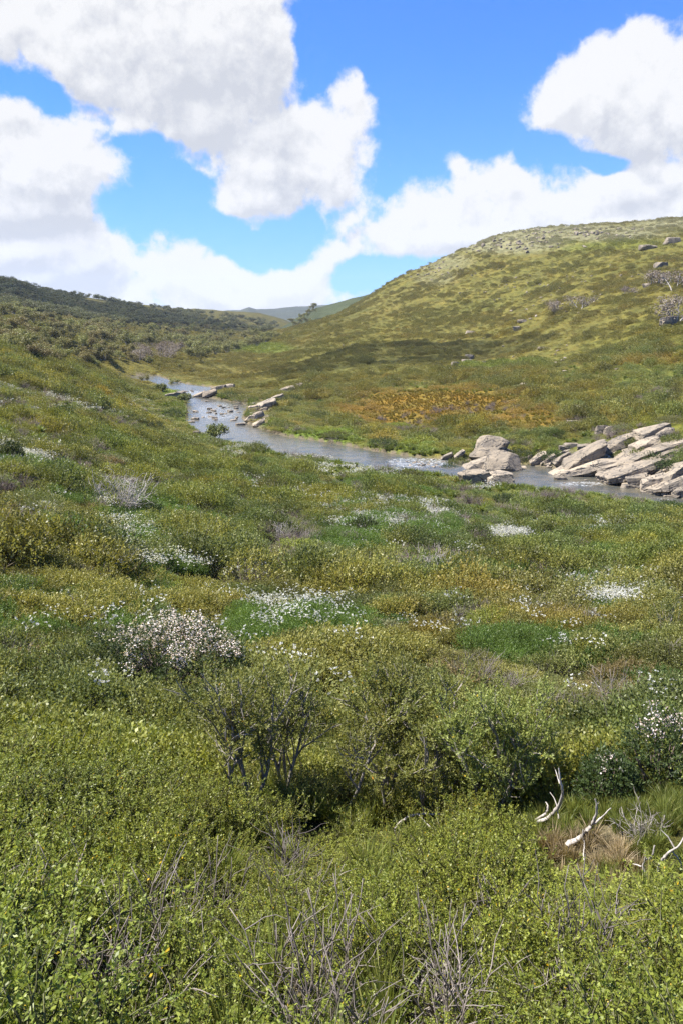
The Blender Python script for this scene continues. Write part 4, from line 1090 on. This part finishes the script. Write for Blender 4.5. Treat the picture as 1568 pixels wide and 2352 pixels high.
def fill(P, n, gap):
    """n spots spread over a patch seen in the photo, no two closer than gap metres"""
    xs = [p[0] for p in P]; ys = [p[1] for p in P]; L = []; tries = 0
    while len(L) < n and tries < n * 30:
        tries += 1; x, y = rng.uniform(min(xs), max(xs)), rng.uniform(min(ys), max(ys))
        if not in_poly(x, y, P): continue
        v = spot(x, y)
        if v.y > 1500 or any((v - q).length < gap for q in L): continue
        L.append(v)
    return L


BELT = [(-30, 745), (40, 752), (100, 770), (200, 795), (300, 815), (305, 832), (250, 838), (205, 846), (120, 842), (60, 828), (-30, 818)]
for v in fill(BELT, 78, 3.0):
    k = 'brown' if rng.random() < .5 else 'olive'
    gum((v.x, v.y, v.z - .2), rng.uniform(.7, 1.15), k, 'olive brown snow gum crowded into the belt above the left bank' if k == 'olive' else 'rusty brown snow gum crowded into the belt above the left bank', 'rusty snow gums in the left belt' if k == 'brown' else 'olive snow gums in the left belt')
GREYS = [(310, 800), (420, 792), (440, 812), (380, 832), (310, 835)]
for v in fill(GREYS, 22, 4):
    gum((v.x, v.y, v.z - .2), rng.uniform(.8, 1.2), 'grey', 'grey thin crowned snow gum at the foot of the far wooded slope', 'grey snow gums at the foot of the far slope')
MIDW = [(430, 800), (640, 775), (610, 795), (540, 806), (470, 822), (430, 828)]
for v in fill(MIDW, 46, 5): gum((v.x, v.y, v.z - .2), rng.uniform(.9, 1.4), 'olive', 'olive snow gum in the wood closing the head of the valley', 'snow gums at the head of the valley')
SLOPE = [(190, 740), (430, 752), (620, 766), (520, 790), (420, 795), (300, 800), (190, 785), (60, 745), (0, 735), (0, 715)]
for v in fill(SLOPE, 120, 7):
    k = 'brown' if rng.random() < .25 else 'olive'
    gum((v.x, v.y, v.z - .2), rng.uniform(1.0, 1.5), k, 'olive snow gum scattered on the sunlit far slope' if k == 'olive' else 'brownish snow gum scattered on the sunlit far slope', 'snow gums on the sunlit far slope' if k == 'olive' else 'brown snow gums on the sunlit far slope')
# single trees one can pick out
for Dx, Dy, h, kd, lb in ((500, 1008, 38, 'round', 'small round tree with bare stems standing alone at the near edge of the river'), (425, 925, 26, 'round', 'grey green bush tree beside the upper rapids'), (372, 905, 26, 'round', 'dark round bush tree on the bank above the rapids'),
                          (337, 878, 20, 'olive', 'low round bush tree in front of the farthest reach of the river'), (400, 887, 22, 'olive', 'brownish bush tree at the upper end of the rapids'), (171, 902, 30, 'olive', 'dense brown bush tree standing alone on the left slope'),
                          (340, 836, 18, 'olive', 'small round bush tree alone on the valley floor'), (412, 846, 12, 'olive', 'tiny bush tree on the grassy flat at the valley head'), (460, 836, 11, 'olive', 'tiny bush tree right of the pale stone at the valley head')):
    v = spot(Dx, Dy)
    if Dx == 500: q = on_water(Dx, Dy); v = Vector((q[0], q[1] - 1.0, float(zr(q[1])) + .1))
    H = (3.2 if kd == 'round' else 5.0) * 1.08
    gum((v.x, v.y, v.z - .1), h * math.hypot(v.x, v.y) / FD / H, kd, lb, name='bush_tree')
for Dx, Dy, h, lb in ((1330, 712, 42, 'wide grey bare bush left on the right slope with two stems of grey twigs'), (1275, 722, 36, 'smaller grey bare bush left of the wide grey bush'), (1440, 682, 26, 'pale dead bush between the wide grey bush and the right edge'), (1545, 668, 60, 'large grey brown bush at the right edge above the others'), (1548, 745, 70, 'tall grey brown bush over dark boulders at the right edge'), (1505, 660, 40, 'grey bush beside the large one at the right edge')):
    v = spot(Dx, Dy); gum((v.x, v.y, v.z - .2), h * math.hypot(v.x, v.y) / FD / 5.0, 'grey', lb.replace(' left on', ' on'), name='bare_bush', squash=.95)


def ridge_spot(Dx, Dy, r):
    d = ray(Dx, Dy); h = math.hypot(d[0], d[1]); return Vector((d[0] / h * r, d[1] / h * r, d[2] / h * r))
v = ridge_spot(722, 705, 1146); gum(v, 1.25, 'olive', 'lone dark tree on the skyline of the middle ridge')
for i in range(22):
    Dx = rng.uniform(655, 720); Dy = 722 + (690 - Dx) * .55 + rng.uniform(4, 34); v = ridge_spot(Dx, Dy, 1000 + rng.uniform(-40, 60))
    gum(v, rng.uniform(.8, 1.3), 'olive', 'dark snow gum in the gully of the middle ridge', 'snow gums in the gully of the middle ridge')

# the distant wood nobody could count
def distant_wood():
    P = []; S = []
    for poly, n in (([(0, 648), (150, 672), (330, 706), (450, 722), (470, 745), (420, 752), (190, 742), (0, 712)], 900), ([(300, 700), (520, 722), (640, 745), (640, 766), (430, 752)], 260)):
        xs = [p[0] for p in poly]; ys = [p[1] for p in poly]; k = 0
        while k < n:
            x, y = rng.uniform(min(xs), max(xs)), rng.uniform(min(ys), max(ys))
            if not in_poly(x, y, poly): continue
            k += 1; v = spot(x, y)
            if v.y < 1900 and vnoise(np.array([v.x / 40]), np.array([v.y / 40]), 5)[0] > .3: P.append(v[:]); S.append(rng.uniform(.9, 1.5))
    n = len(P); S = np.array(S)
    protos = []
    for i in range(4):
        t_, c_ = gum_meshes(400 + i, ((.075, .085, .035), (.13, .13, .055)), 5.0, .8); protos.append(c_)
    cover('distant_wood', 'dark snow gum wood covering the far left hillside under the skyline', 'wood', np.array(P), protos, rng.integers(0, 4, n), np.stack([np.zeros(n), np.zeros(n), rng.random(n) * 6.28], 1), np.stack([S * 1.5, S * 1.5, S], 1), np.ones((n, 3)))
distant_wood()


# ------------------------------------------------------------------ single plants of the foreground
def at_r(Dx, Dy):
    v = spot(Dx, Dy); return v, math.hypot(v.x, v.y) / FD / math.cos(math.atan2(-v.z, math.hypot(v.x, v.y))) ** .5


def stem_mesh(lines, mat, col, name='stems'):
    g = Geo()
    for P, ra, rb in lines: g.tube(P, np.linspace(ra, rb, len(P)), np.array(col) * rng.uniform(.8, 1.2), 6)
    return g.mesh(name, mat, True)


def tall_shrub(Dx, Dy, hpx, lean, label, stems=4, leaf=(OL0, OL1), spread=.5, crownd=1.0):
    """open shrub on bare forked stems, leaves only at the top"""
    v, m = at_r(Dx, Dy); H = hpx * m * 1.12
    root = empty('tall_shrub', (v.x, v.y, v.z - .05)); tag(root, label, 'shrub', 'tall shrubs of the foreground')
    lines = []; tips = []
    for i in range(stems):
        a = rng.random() * 6.28; d = np.array([math.cos(a) * spread * .8 * rng.uniform(.3, 1) + lean, math.sin(a) * spread * .6, 1.0])
        P = wander((math.cos(a) * .06, math.sin(a) * .06, 0), d, H * rng.uniform(.78, 1.0), 9, .10, .07); lines.append((P, .016 * H, .005 * H))
        for j in range(8):
            k = rng.integers(3, 9); Q = wander(P[k], unit(P[k] - P[k - 1]) + rdir(1, .5)[0] * .8, H * rng.uniform(.22, .42), 5, .18, .08); lines.append((Q, .008 * H, .0025 * H))
            tips += [(Q[-1], Q[-1] - Q[-2]), (Q[3], Q[-1] - Q[2]), (Q[-2], rdir(1, .6)[0])]
            for q_ in range(3):
                kk = rng.integers(2, 5); T_ = wander(Q[kk], unit(Q[kk] - Q[kk - 1]) + rdir(1, .6)[0] * .8, H * rng.uniform(.1, .2), 3, .2, .1); lines.append((T_, .004 * H, .0015 * H)); tips += [(T_[-1], T_[-1] - T_[-2]), (T_[1], T_[-1] - T_[0])]
    place('stems', stem_mesh(lines, M_BARK, (.2, .17, .14)), root)
    g = Geo(); b = np.array([t[0] for t in tips]); ax = np.array([t[1] for t in tips])
    hi = b[:, 2] > H * .42; b, ax = b[hi], ax[hi]
    for q in range(int(4 * crownd + .5)):
        sprigs(g, b + rng.normal(size=b.shape) * .05 * H * .5, ax + rng.normal(size=ax.shape) * .02, 13, .10, .034, .013, leaf[0], leaf[1], .75, .004)
    place('foliage', g.mesh('foliage', M_LEAFP), root)
    return root


T0, T1 = (.125, .152, .034), (.265, .272, .075)
tall_shrub(568, 1872, 335, -.05, 'tallest open shrub with a forked bare trunk, left of the thicket', 4, (T0, T1), .5)
tall_shrub(672, 1842, 280, .1, 'open shrub with thin dark stems next to the tallest shrub', 3, (T0, T1), .5, .7)
tall_shrub(785, 1868, 300, .45, 'shrub with a bare stem leaning right in the middle of the thicket', 3, (T0, T1), .45, .9)
tall_shrub(880, 1880, 290, .25, 'wide shrub with dark forked stems right of the leaning one', 4, (T0, T1), .7)
tall_shrub(990, 1892, 300, .05, 'dense dark shrub with many stems right of centre', 5, (T0, T1), .7, 1.3)
tall_shrub(1110, 1895, 290, .1, 'broad leafy shrub standing left of the bleached logs', 5, (T0, T1), .7, 1.3)


def leafy_bush(Dx, Dy, wpx, hpx, label, cols, leaf=(.045, .02), group=None, shoots=420, name='bush', cat='bush', tw=.012, lumpy=(.82, .28)):
    v, m = at_r(Dx, Dy); Rr, H = wpx * m * .5, hpx * m * 1.1
    root = empty(name, (v.x, v.y, v.z - .03), rng.random() * 6.28); tag(root, label, cat, group)
    lines = []; k_ = 12
    g = Geo(); u = rng.random(shoots); a = rng.random(shoots) * 6.283; rr = np.sqrt(u)
    lump = lumpy[0] + lumpy[1] * fbm(np.cos(a) * 2 + rr * 2, np.sin(a) * 2 + 5, int(Dx), 3)
    z = H * np.sqrt(np.maximum(0, 1 - rr ** 2.2)) * rng.uniform(.6, 1, shoots) * lump + .05
    b = np.stack([np.cos(a) * rr * Rr * lump, np.sin(a) * rr * Rr * lump, z], 1)
    ax = np.stack([np.cos(a) * rr * .7, np.sin(a) * rr * .7, np.full(shoots, .8)], 1) + rng.normal(size=(shoots, 3)) * .25
    sprigs(g, b, ax, 9, leaf[0] * 2.6, leaf[0], leaf[1], cols[0], cols[1], .85)
    for i in range(26 + shoots // 25):
        k = rng.integers(shoots); lines.append((wander((b[k, 0] * .2, b[k, 1] * .2, 0), b[k], np.linalg.norm(b[k]) * .95, 5, .12), tw, tw * .3))
    place('stems', stem_mesh(lines, M_DARKBARK if cols is DG else M_BARK, (.25, .22, .2)), root); place('foliage', g.mesh('foliage', M_LEAFP), root)
    return root, b, Rr, H


def blossoms(root, pts, size, c0, c1, per=9):
    g = Geo()
    for p in pts:
        n = per; q = p + rng.normal(size=(n, 3)) * size * .55; nrm = rdir(n, .9); sx = unit(np.cross(nrm, rdir(n)))
        t = rng.random((n, 1)); leaf_quads(q, sx + nrm * .3, size * .6, size * .5, np.array(c0) * (1 - t) + np.array(c1) * t, g, .2)
    return place('blossom', g.mesh('blossom', M_FLOWER), root)


DG = ((.030, .050, .014), (.075, .10, .03)); OLB = ((.085, .105, .025), (.15, .155, .045)); BR = ((.11, .085, .04), (.18, .14, .07))
# the large flowering bushes
root, b, Rr, H = leafy_bush(385, 1585, 340, 150, 'large dark bush topped with pinkish white blossom at left of the middle heath', DG, (.05, .02), 'dark blossom bushes', 2800, 'flowering_bush', 'flowering bush', .016, lumpy=(.5, .9))
root.rotation_euler = (0, 0, 0); root.scale = (1.2, .85, .9)
top = b[(b[:, 2] > H * .6) & (fbm(b[:, 0] * 2.6, b[:, 1] * 2.6, 5, 3) + .5 * (b[:, 2] / H - .72) + .05 * b[:, 0] > .53)]
blossoms(root, top + np.array([0, 0, .06]), .055, (.80, .76, .74), (.70, .54, .48), 7)
for Dx, Dy, w, h, lb, n in ((1265, 1795, 150, 120, 'dark open bush with a few white blossom heads above the bleached logs', 9), (1390, 1850, 130, 105, 'dark bush with a row of white blossom at its top behind the opening', 16), (1510, 1830, 190, 180, 'tall dark bush with pinkish dotted blossom at the right edge', 60)):
    root, b, Rr, H = leafy_bush(Dx, Dy, w, h, lb, DG if n != 9 else OLB, (.04, .016), 'dark blossom bushes', 560, 'flowering_bush', 'flowering bush', .014)
    top = b[np.argsort(-b[:, 2])[:max(90, n)]]; top = top[rng.permutation(len(top))[:n]] + np.array([0, 0, .03])
    blossoms(root, top, .04, (.80, .77, .76), (.72, .55, .47), 8)

BUSH = [(1395, 1072, 44, 14, DG, 'dark green cushion between the pink slab and the broken blocks'), (1425, 1058, 36, 12, OLB, 'olive cushion above the square brown block'), (1530, 1082, 60, 18, DG, 'dark bush under the brown slab of the outcrop'), (1465, 1098, 34, 10, OLB, 'small cushion over the pale waterline boulder'), (1262, 1058, 60, 16, DG, 'dark cushion behind the leaning slabs'), (1545, 1020, 50, 14, OLB, 'olive bush behind the summit of the outcrop'),
        (632, 1150, 76, 58, OLB, 'upright bright olive bush among daisies left of centre'), (30, 1075, 56, 50, DG, 'dark round bush at the left edge of the heath'), (300, 1050, 50, 22, DG, 'dark flat bush on the left slope below the pale stone'), (410, 1062, 46, 22, OLB, 'yellowish bush on the left slope above the daisies'),
        (985, 1375, 110, 50, OLB, 'bright olive bush just below the grey dead shrub'), (890, 1400, 120, 60, OLB, 'tall olive bush left of the grey dead shrub'), (340, 1205, 90, 46, DG, 'dark green bush right beside the white dead branches'), (470, 1260, 200, 90, OLB, 'wide grey green bush in the middle of the daisy patches'),
        (700, 1260, 120, 80, OLB, 'olive bush with dry tips beside the pale twigs'), (940, 1110, 70, 26, OLB, 'low olive bush near the bank below the rapids'), (1050, 1080, 62, 22, OLB, 'yellow green bush on the left of the rock island'), (1030, 1095, 60, 24, DG, 'dark low bush at the near bank left of the island'),
        (1180, 1100, 30, 18, DG, 'small dark bush between the island rocks'), (1465, 1062, 40, 22, OLB, 'green bush growing among the outcrop slabs'), (1500, 1075, 60, 26, DG, 'dark bush in the hollow of the great outcrop'), (1450, 1030, 40, 16, OLB, 'small bush on the upper left of the great outcrop'),
        (1190, 1058, 70, 20, DG, 'dark bush along the far bank right of the highest boulder'), (1108, 1040, 40, 18, DG, 'dark bush behind the highest boulder'), (880, 1030, 70, 20, DG, 'dark bush overhanging the far bank of the pool'), (770, 1010, 60, 16, OLB, 'bright bush overhanging the far bank of the long reach'),
        (1330, 1350, 60, 34, DG, 'dark bush between the white daisy patches at right'), (1160, 1160, 60, 22, DG, 'grey green bush in front of the rock island'), (1400, 1190, 70, 22, OLB, 'olive bush on the near bank below the outcrop'), (1530, 1180, 80, 24, DG, 'dark bush on the near bank at the right edge'),
        (1540, 1500, 130, 120, OLB, 'tall yellowish bush at the right edge of the middle heath'), (1240, 1240, 60, 40, OLB, 'small olive bush among the daisies at right'), (550, 1135, 50, 24, DG, 'small dark bush behind the bright olive bush'), (180, 1230, 120, 44, DG, 'dark leafy bush at the edge of the fresh green patch'),
        (830, 1235, 80, 40, DG, 'dark green bush below the largest daisy patch'), (1100, 1310, 90, 50, OLB, 'olive bush right of the grey dead shrub'), (100, 1200, 110, 60, OLB, 'rounded olive bush left of the white dead branches'), (120, 1330, 130, 60, OLB, 'broad olive bush below the fresh green patch at left'),
        (670, 930, 46, 22, DG, 'dark bush between the rocks above the bend'), (560, 928, 70, 18, OLB, 'bush on the far bank behind the pool'), (525, 918, 50, 16, DG, 'dark bush on the far bank beside the upper rapids'), (650, 985, 60, 16, OLB, 'bright green bush at the far bank right of the bend rocks'),
        (400, 962, 50, 18, DG, 'dark bush at the near bank left of the rapids'), (350, 990, 60, 20, DG, 'dark bush on the left slope above the riverside tree'), (590, 1040, 60, 20, OLB, 'low bush at the near bank right of the riverside tree'), (440, 1040, 60, 18, OLB, 'low yellow bush below the riverside tree')]
for Dx, Dy, w, h, c, lb in BUSH:
    far_ = math.hypot(*spot(Dx, Dy)[:2])
    q = .05 if far_ < 45 else .1 if far_ < 90 else .16
    leafy_bush(Dx, Dy, w, h, lb, c, (q, q * .45), 'bushes standing out of the heath', 420 if far_ < 90 else 260, tw=.012 if far_ < 45 else .03)


# rounded bushes standing a little above the heath, each one a thing
def mound(cols, seed, shoots=620):
    global rng
    keep = rng; rng = np.random.default_rng(seed)
    g = Geo(); a = rng.random(shoots) * 6.283; rr = np.sqrt(rng.random(shoots)); lump = .62 + .7 * fbm(np.cos(a) * rr * 2.2 + 3, np.sin(a) * rr * 2.2 + 5, seed, 3)
    b = np.stack([np.cos(a) * rr * lump, np.sin(a) * rr * lump, np.sqrt(np.maximum(0, 1 - rr ** 2.4)) * rng.uniform(.55, 1, shoots) * lump * .62 + .04], 1)
    ax = np.stack([np.cos(a) * rr * .7, np.sin(a) * rr * .7, np.full(shoots, .8)], 1) + rng.normal(size=(shoots, 3)) * .3
    sprigs(g, b, ax, 9, .13, .052, .022, cols[0], cols[1], .85, 0, .3)
    L = []
    for i in range(22):
        k = rng.integers(shoots); L.append((wander((b[k, 0] * .2, b[k, 1] * .2, 0), b[k], np.linalg.norm(b[k]) * 1.02, 5, .12), .012, .004))
    st = stem_mesh(L, M_BARK, (.25, .22, .2)); fo = g.mesh('foliage', M_LEAFP); rng = keep
    return st, fo


MOUNDS = {'olive': [mound(((.11, .125, .036), (.235, .235, .085)), 501 + i) for i in range(3)], 'grey green': [mound(((.125, .14, .06), (.25, .255, .125)), 511 + i) for i in range(3)],
          'dark green': [mound(((.04, .075, .016), (.10, .145, .035)), 521 + i) for i in range(2)], 'brownish': [mound(((.16, .125, .05), (.26, .205, .09)), 531 + i) for i in range(2)], 'yellow green': [mound(((.15, .17, .03), (.28, .29, .06)), 541 + i) for i in range(2)]}
ZONES = (((30, 1540, 1450, 1640), 30, 'in the heath above the tall shrubs', (.5, .8)), ((20, 1550, 1290, 1460), 46, 'in the middle heath below the daisy drifts', (.6, 1.0)), ((20, 1550, 1110, 1290), 74, 'among the daisy drifts', (.6, 1.25)), ((10, 520, 900, 1110), 44, 'on the left slope above the river', (.7, 1.5)), ((620, 1560, 900, 1035), 46, 'on the flat across the river', (.8, 1.9)))
for (x0, x1, y0, y1), n, where, sz in ZONES:
    for i in range(n):
        Dx, Dy = rng.uniform(x0, x1), rng.uniform(y0, y1); v = spot(Dx, Dy)
        if float(river_dist(v.x, v.y)) < 2 or ell(np.array([Dx]), np.array([Dy]), HERB)[0] > .5 or ell(np.array([Dx]), np.array([Dy]), BOG)[0] > .25: continue
        k = rng.choice(['olive', 'olive', 'grey green', 'dark green', 'brownish', 'yellow green'])
        st, fo = MOUNDS[k][rng.integers(len(MOUNDS[k]))]; q = rng.uniform(*sz)
        o = empty('bush', (v.x, v.y, v.z - .05), rng.random() * 6.28, (q * rng.uniform(.9, 1.4), q * rng.uniform(.9, 1.4), q * rng.uniform(.85, 1.15)))
        tag(o, 'rounded %s bush %s' % (k, where), 'bush', '%s bushes %s' % (k, where)); place('stems', st, o); place('foliage', fo, o)


# ------------------------------------------------------------------ dead wood
def dead_shrub(Dx, Dy, wpx, hpx, label, n=40, mat=M_BLEACH, col=(.5, .46, .42), spread=1.0, th=.010, lean=0.0):
    v, m = at_r(Dx, Dy); H = hpx * m * 1.15; Wm = wpx * m * .5
    root = empty('dead_shrub', (v.x, v.y, v.z - .03)); tag(root, label, 'dead shrub', 'dead shrubs in the heath')
    main = []; fine = []
    for i in range(n):
        a = rng.random() * 6.28; q = rng.random() ** .7
        d = np.array([math.cos(a) * q * Wm + lean * H, math.sin(a) * q * Wm * .7, H * rng.uniform(.5, 1.0)])
        P = wander((math.cos(a) * q * Wm * .35, math.sin(a) * q * Wm * .3, 0), d, np.linalg.norm(d) * rng.uniform(.8, 1.1), 6, .15, .02); main.append((P, th, th * .4))
        for j in range(5):
            k = rng.integers(2, 7); fine.append((wander(P[k], unit(P[k] - P[k - 1]) + rdir(1, .2)[0] * .9, H * rng.uniform(.2, .42), 4, .22), th * .5, th * .2))
    place('branches', stem_mesh(main, mat, col, 'branches'), root); place('twigs', stem_mesh(fine, mat, col, 'twigs'), root)


dead_shrub(272, 1188, 150, 78, 'tangle of bleached white branches over the fresh green patch', 60, th=.022)
dead_shrub(985, 1335, 90, 66, 'grey dead shrub with curling branches in the middle of the heath', 40, th=.014)
dead_shrub(655, 1252, 70, 50, 'pale dead twigs beside the olive bush left of centre', 30, th=.014)
dead_shrub(18, 1272, 90, 60, 'bleached dead branches at the left edge', 30, th=.016)
dead_shrub(1005, 2330, 260, 112, 'dense grey stems of a bare shrub at the bottom right of centre', 70, M_BARK, (.3, .27, .25), th=.013, lean=.25)
dead_shrub(1090, 2130, 80, 70, 'small bare grey shrub just above the dense grey stems', 18, M_BARK, (.3, .27, .25), th=.007)
dead_shrub(700, 2090, 120, 72, 'bare grey stems showing through leaves at the bottom centre', 22, M_BARK, (.28, .25, .23), th=.008)
dead_shrub(330, 2270, 150, 80, 'grey brown dead stems at the bottom left', 26, M_BARK, (.24, .2, .18), th=.010)
dead_shrub(860, 2180, 110, 88, 'upright thin bare stems left of the dense grey stems', 18, M_BARK, (.3, .26, .24), th=.007)
dead_shrub(1430, 2180, 110, 80, 'grey stems rising through leaves at the bottom right', 18, M_BARK, (.26, .23, .21), th=.008)
dead_shrub(1480, 1935, 110, 70, 'fine grey twigs standing behind the twisted branches at right', 26, M_BARK, (.4, .37, .35), th=.005, lean=-.2)
dead_shrub(1345, 1840, 60, 80, 'dark fine twigs standing between the two bleached logs', 26, M_DARKBARK, (.2, .18, .17), th=.005)


def log_from(name, label, lines, group='bleached logs in the opening'):
    """a dead limb lying on the ground: photo points (x, y, height above ground in m, radius in m)"""
    v0 = None
    for i, L in enumerate(lines):
        P = []
        for (Dx, Dy, lift, rad) in L:
            # the place under the point: walk down the view ray to where it is `lift` above the ground
            d = ray(Dx, Dy); h = math.hypot(d[0], d[1]); r = _RS[(_RS > 1.8) & (_RS < 60)]
            zz = d[2] / h * r - ground(d[0] / h * r, d[1] / h * r) - lift - .05; k = np.nonzero(zz < 0)[0][0]
            P.append((d[0] / h * r[k], d[1] / h * r[k], d[2] / h * r[k], rad * .47))
        P = np.array(P)
        if v0 is None: v0 = P[0, :3].copy(); root = empty(name, v0); tag(root, label, 'dead branch', group)
        t = np.linspace(0, len(P) - 1, (len(P) - 1) * 5 + 1); Q = np.stack([np.interp(t, np.arange(len(P)), P[:, k]) for k in range(4)], 1)
        ker = np.array([.2, .2, .2, .2, .2]); S = Q.copy()
        for k in range(4): S[2:-2, k] = np.convolve(Q[:, k], ker, 'valid')
        S[:, :3] -= v0; S[1:-1, :3] += rng.normal(size=(len(S) - 2, 3)) * S[1:-1, 3:4] * .22
        g = Geo(); g.tube(S[:, :3], S[:, 3] * rng.uniform(.85, 1.15, len(S)), (.6, .56, .52), 8)
        place('limb' if i == 0 else 'branch', g.mesh('limb', M_BLEACH, True), root)


log_from('bleached_log', 'left bleached log curving upward beside the opening', [[(1230, 1893, .04, .045), (1262, 1878, .10, .042), (1284, 1850, .22, .034), (1292, 1822, .42, .026), (1286, 1795, .56, .020), (1282, 1764, .70, .012)], [(1228, 1884, .05, .03), (1255, 1868, .14, .026), (1258, 1850, .2, .016), (1252, 1842, .22, .008)],
                                                                                   [(1284, 1800, .5, .012), (1278, 1780, .58, .009), (1274, 1768, .6, .005)], [(1282, 1880, .1, .014), (1276, 1840, .25, .01), (1262, 1820, .3, .005)]])
log_from('bleached_log', 'thick bleached log lying toward the upper right in the opening', [[(1302, 1942, .03, .055), (1332, 1924, .08, .048), (1352, 1902, .16, .036), (1366, 1880, .28, .028), (1370, 1852, .42, .018), (1366, 1835, .5, .012)], [(1364, 1892, .2, .02), (1384, 1874, .25, .015), (1402, 1856, .32, .01)], [(1336, 1922, .1, .012), (1342, 1940, .06, .013), (1338, 1962, .04, .012), (1340, 1976, .02, .008)], [(1336, 1925, .1, .012), (1338, 1905, .2, .008)], [(1366, 1856, .4, .012), (1374, 1842, .45, .008)]])
log_from('bleached_branch', 'small forked white branch at the lower right of the opening', [[(1488, 2018, .02, .022), (1474, 1992, .10, .02), (1482, 1972, .2, .016), (1480, 1952, .28, .008)], [(1480, 1975, .18, .016), (1496, 1970, .2, .016), (1502, 1942, .32, .012)], [(1472, 1990, .1, .014), (1452, 1984, .1, .008)]])
log_from('bleached_branch', 'twisted white branches at the right edge below fine twigs', [[(1506, 2024, .02, .028), (1510, 1990, .14, .026), (1528, 1962, .26, .022), (1556, 1946, .34, .016), (1570, 1920, .4, .008)], [(1518, 2020, .03, .016), (1524, 1985, .15, .014), (1530, 1962, .25, .012)], [(1540, 1955, .3, .012), (1560, 1975, .2, .016), (1568, 2005, .08, .02)], [(1548, 1950, .32, .014), (1536, 1925, .4, .010), (1516, 1905, .48, .006)], [(1534, 2032, .03, .022), (1560, 2016, .06, .02)]])
log_from('fallen_branch', 'dark grey bough lying low under the thicket', [[(905, 1905, .05, .028), (925, 1880, .12, .028), (965, 1868, .18, .024), (1010, 1872, .2, .016), (1050, 1850, .3, .010)], [(960, 1870, .18, .016), (985, 1900, .12, .012), (1020, 1915, .08, .008)]], None)


# ------------------------------------------------------------------ clouds drifting above the valley: their shade lies on the slopes
def cloud_material():
    m, T = new_mat('cloud')
    d = T.n('ShaderNodeBsdfDiffuse', inp={'Color': (.9, .9, .9, 1)}); t = T.n('ShaderNodeBsdfTransparent')
    mx = T.n('ShaderNodeMixShader', inp={0: .23}); T.link(t.outputs[0], mx.inputs[1]); T.link(d.outputs[0], mx.inputs[2])
    o = T.n('ShaderNodeOutputMaterial'); T.link(mx.outputs[0], o.inputs['Surface'])
    return m


M_CLOUD = cloud_material()


def cloud_over(p1, p2, half_width, alt, label, seed):
    """a flat-based cumulus whose shade falls between two places on the ground"""
    c = (p1 + p2) / 2; ax = (p2 - p1) / 2; L = math.hypot(ax.x, ax.y)
    bm = bmesh.new(); bmesh.ops.create_icosphere(bm, subdivisions=6, radius=1)
    for v in bm.verts:
        p = v.co.copy(); q = p * 1.0 + Vector((seed * 7.1, 0, 0))
        f = 1 + .55 * mnoise.fractal(Vector((q.x * L / half_width * .8, q.y * 1.2, q.z)), .9, 2, 6)
        v.co = Vector((p.x * L * f, p.y * half_width * f, p.z * (22 if p.z > 0 else 6) * f))
    for f in bm.faces: f.smooth = True
    me = bpy.data.meshes.new('cloud'); bm.to_mesh(me); bm.free(); me.materials.append(M_CLOUD)
    o = place('cloud', me, loc=c + Vector(SUN_DIR) * (alt / SUN_DIR.z)); o.rotation_euler = (0, 0, math.atan2(ax.y, ax.x))
    tag(o, label, 'cloud', kind='stuff')


cloud_over(spot(560, 862), spot(1190, 778), 34, 600, 'long white cloud drifting over the right slope', 1)
cloud_over(spot(-60, 676), spot(450, 738), 85, 650, 'white cloud drifting over the far left ridge', 2)


# ------------------------------------------------------------------ air
def haze():
    bm = bmesh.new(); bmesh.ops.create_cube(bm, size=1)
    for v in bm.verts: v.co = Vector((v.co.x * 11000, 2200 + v.co.y * 10400, 150 + v.co.z * 640))
    me = bpy.data.meshes.new('haze'); bm.to_mesh(me); bm.free()
    m, T = new_mat('haze')
    p = T.n('ShaderNodeVolumePrincipled', inp={'Color': (.80, .88, 1.0, 1), 'Density': HAZE, 'Anisotropy': 0.0})
    o = T.n('ShaderNodeOutputMaterial'); T.link(p.outputs[0], o.inputs['Volume'])
    me.materials.append(m); tag(place('haze', me), 'thin bluish air over the far ridges', 'haze', kind='stuff')


HAZE = 0.00006
haze()
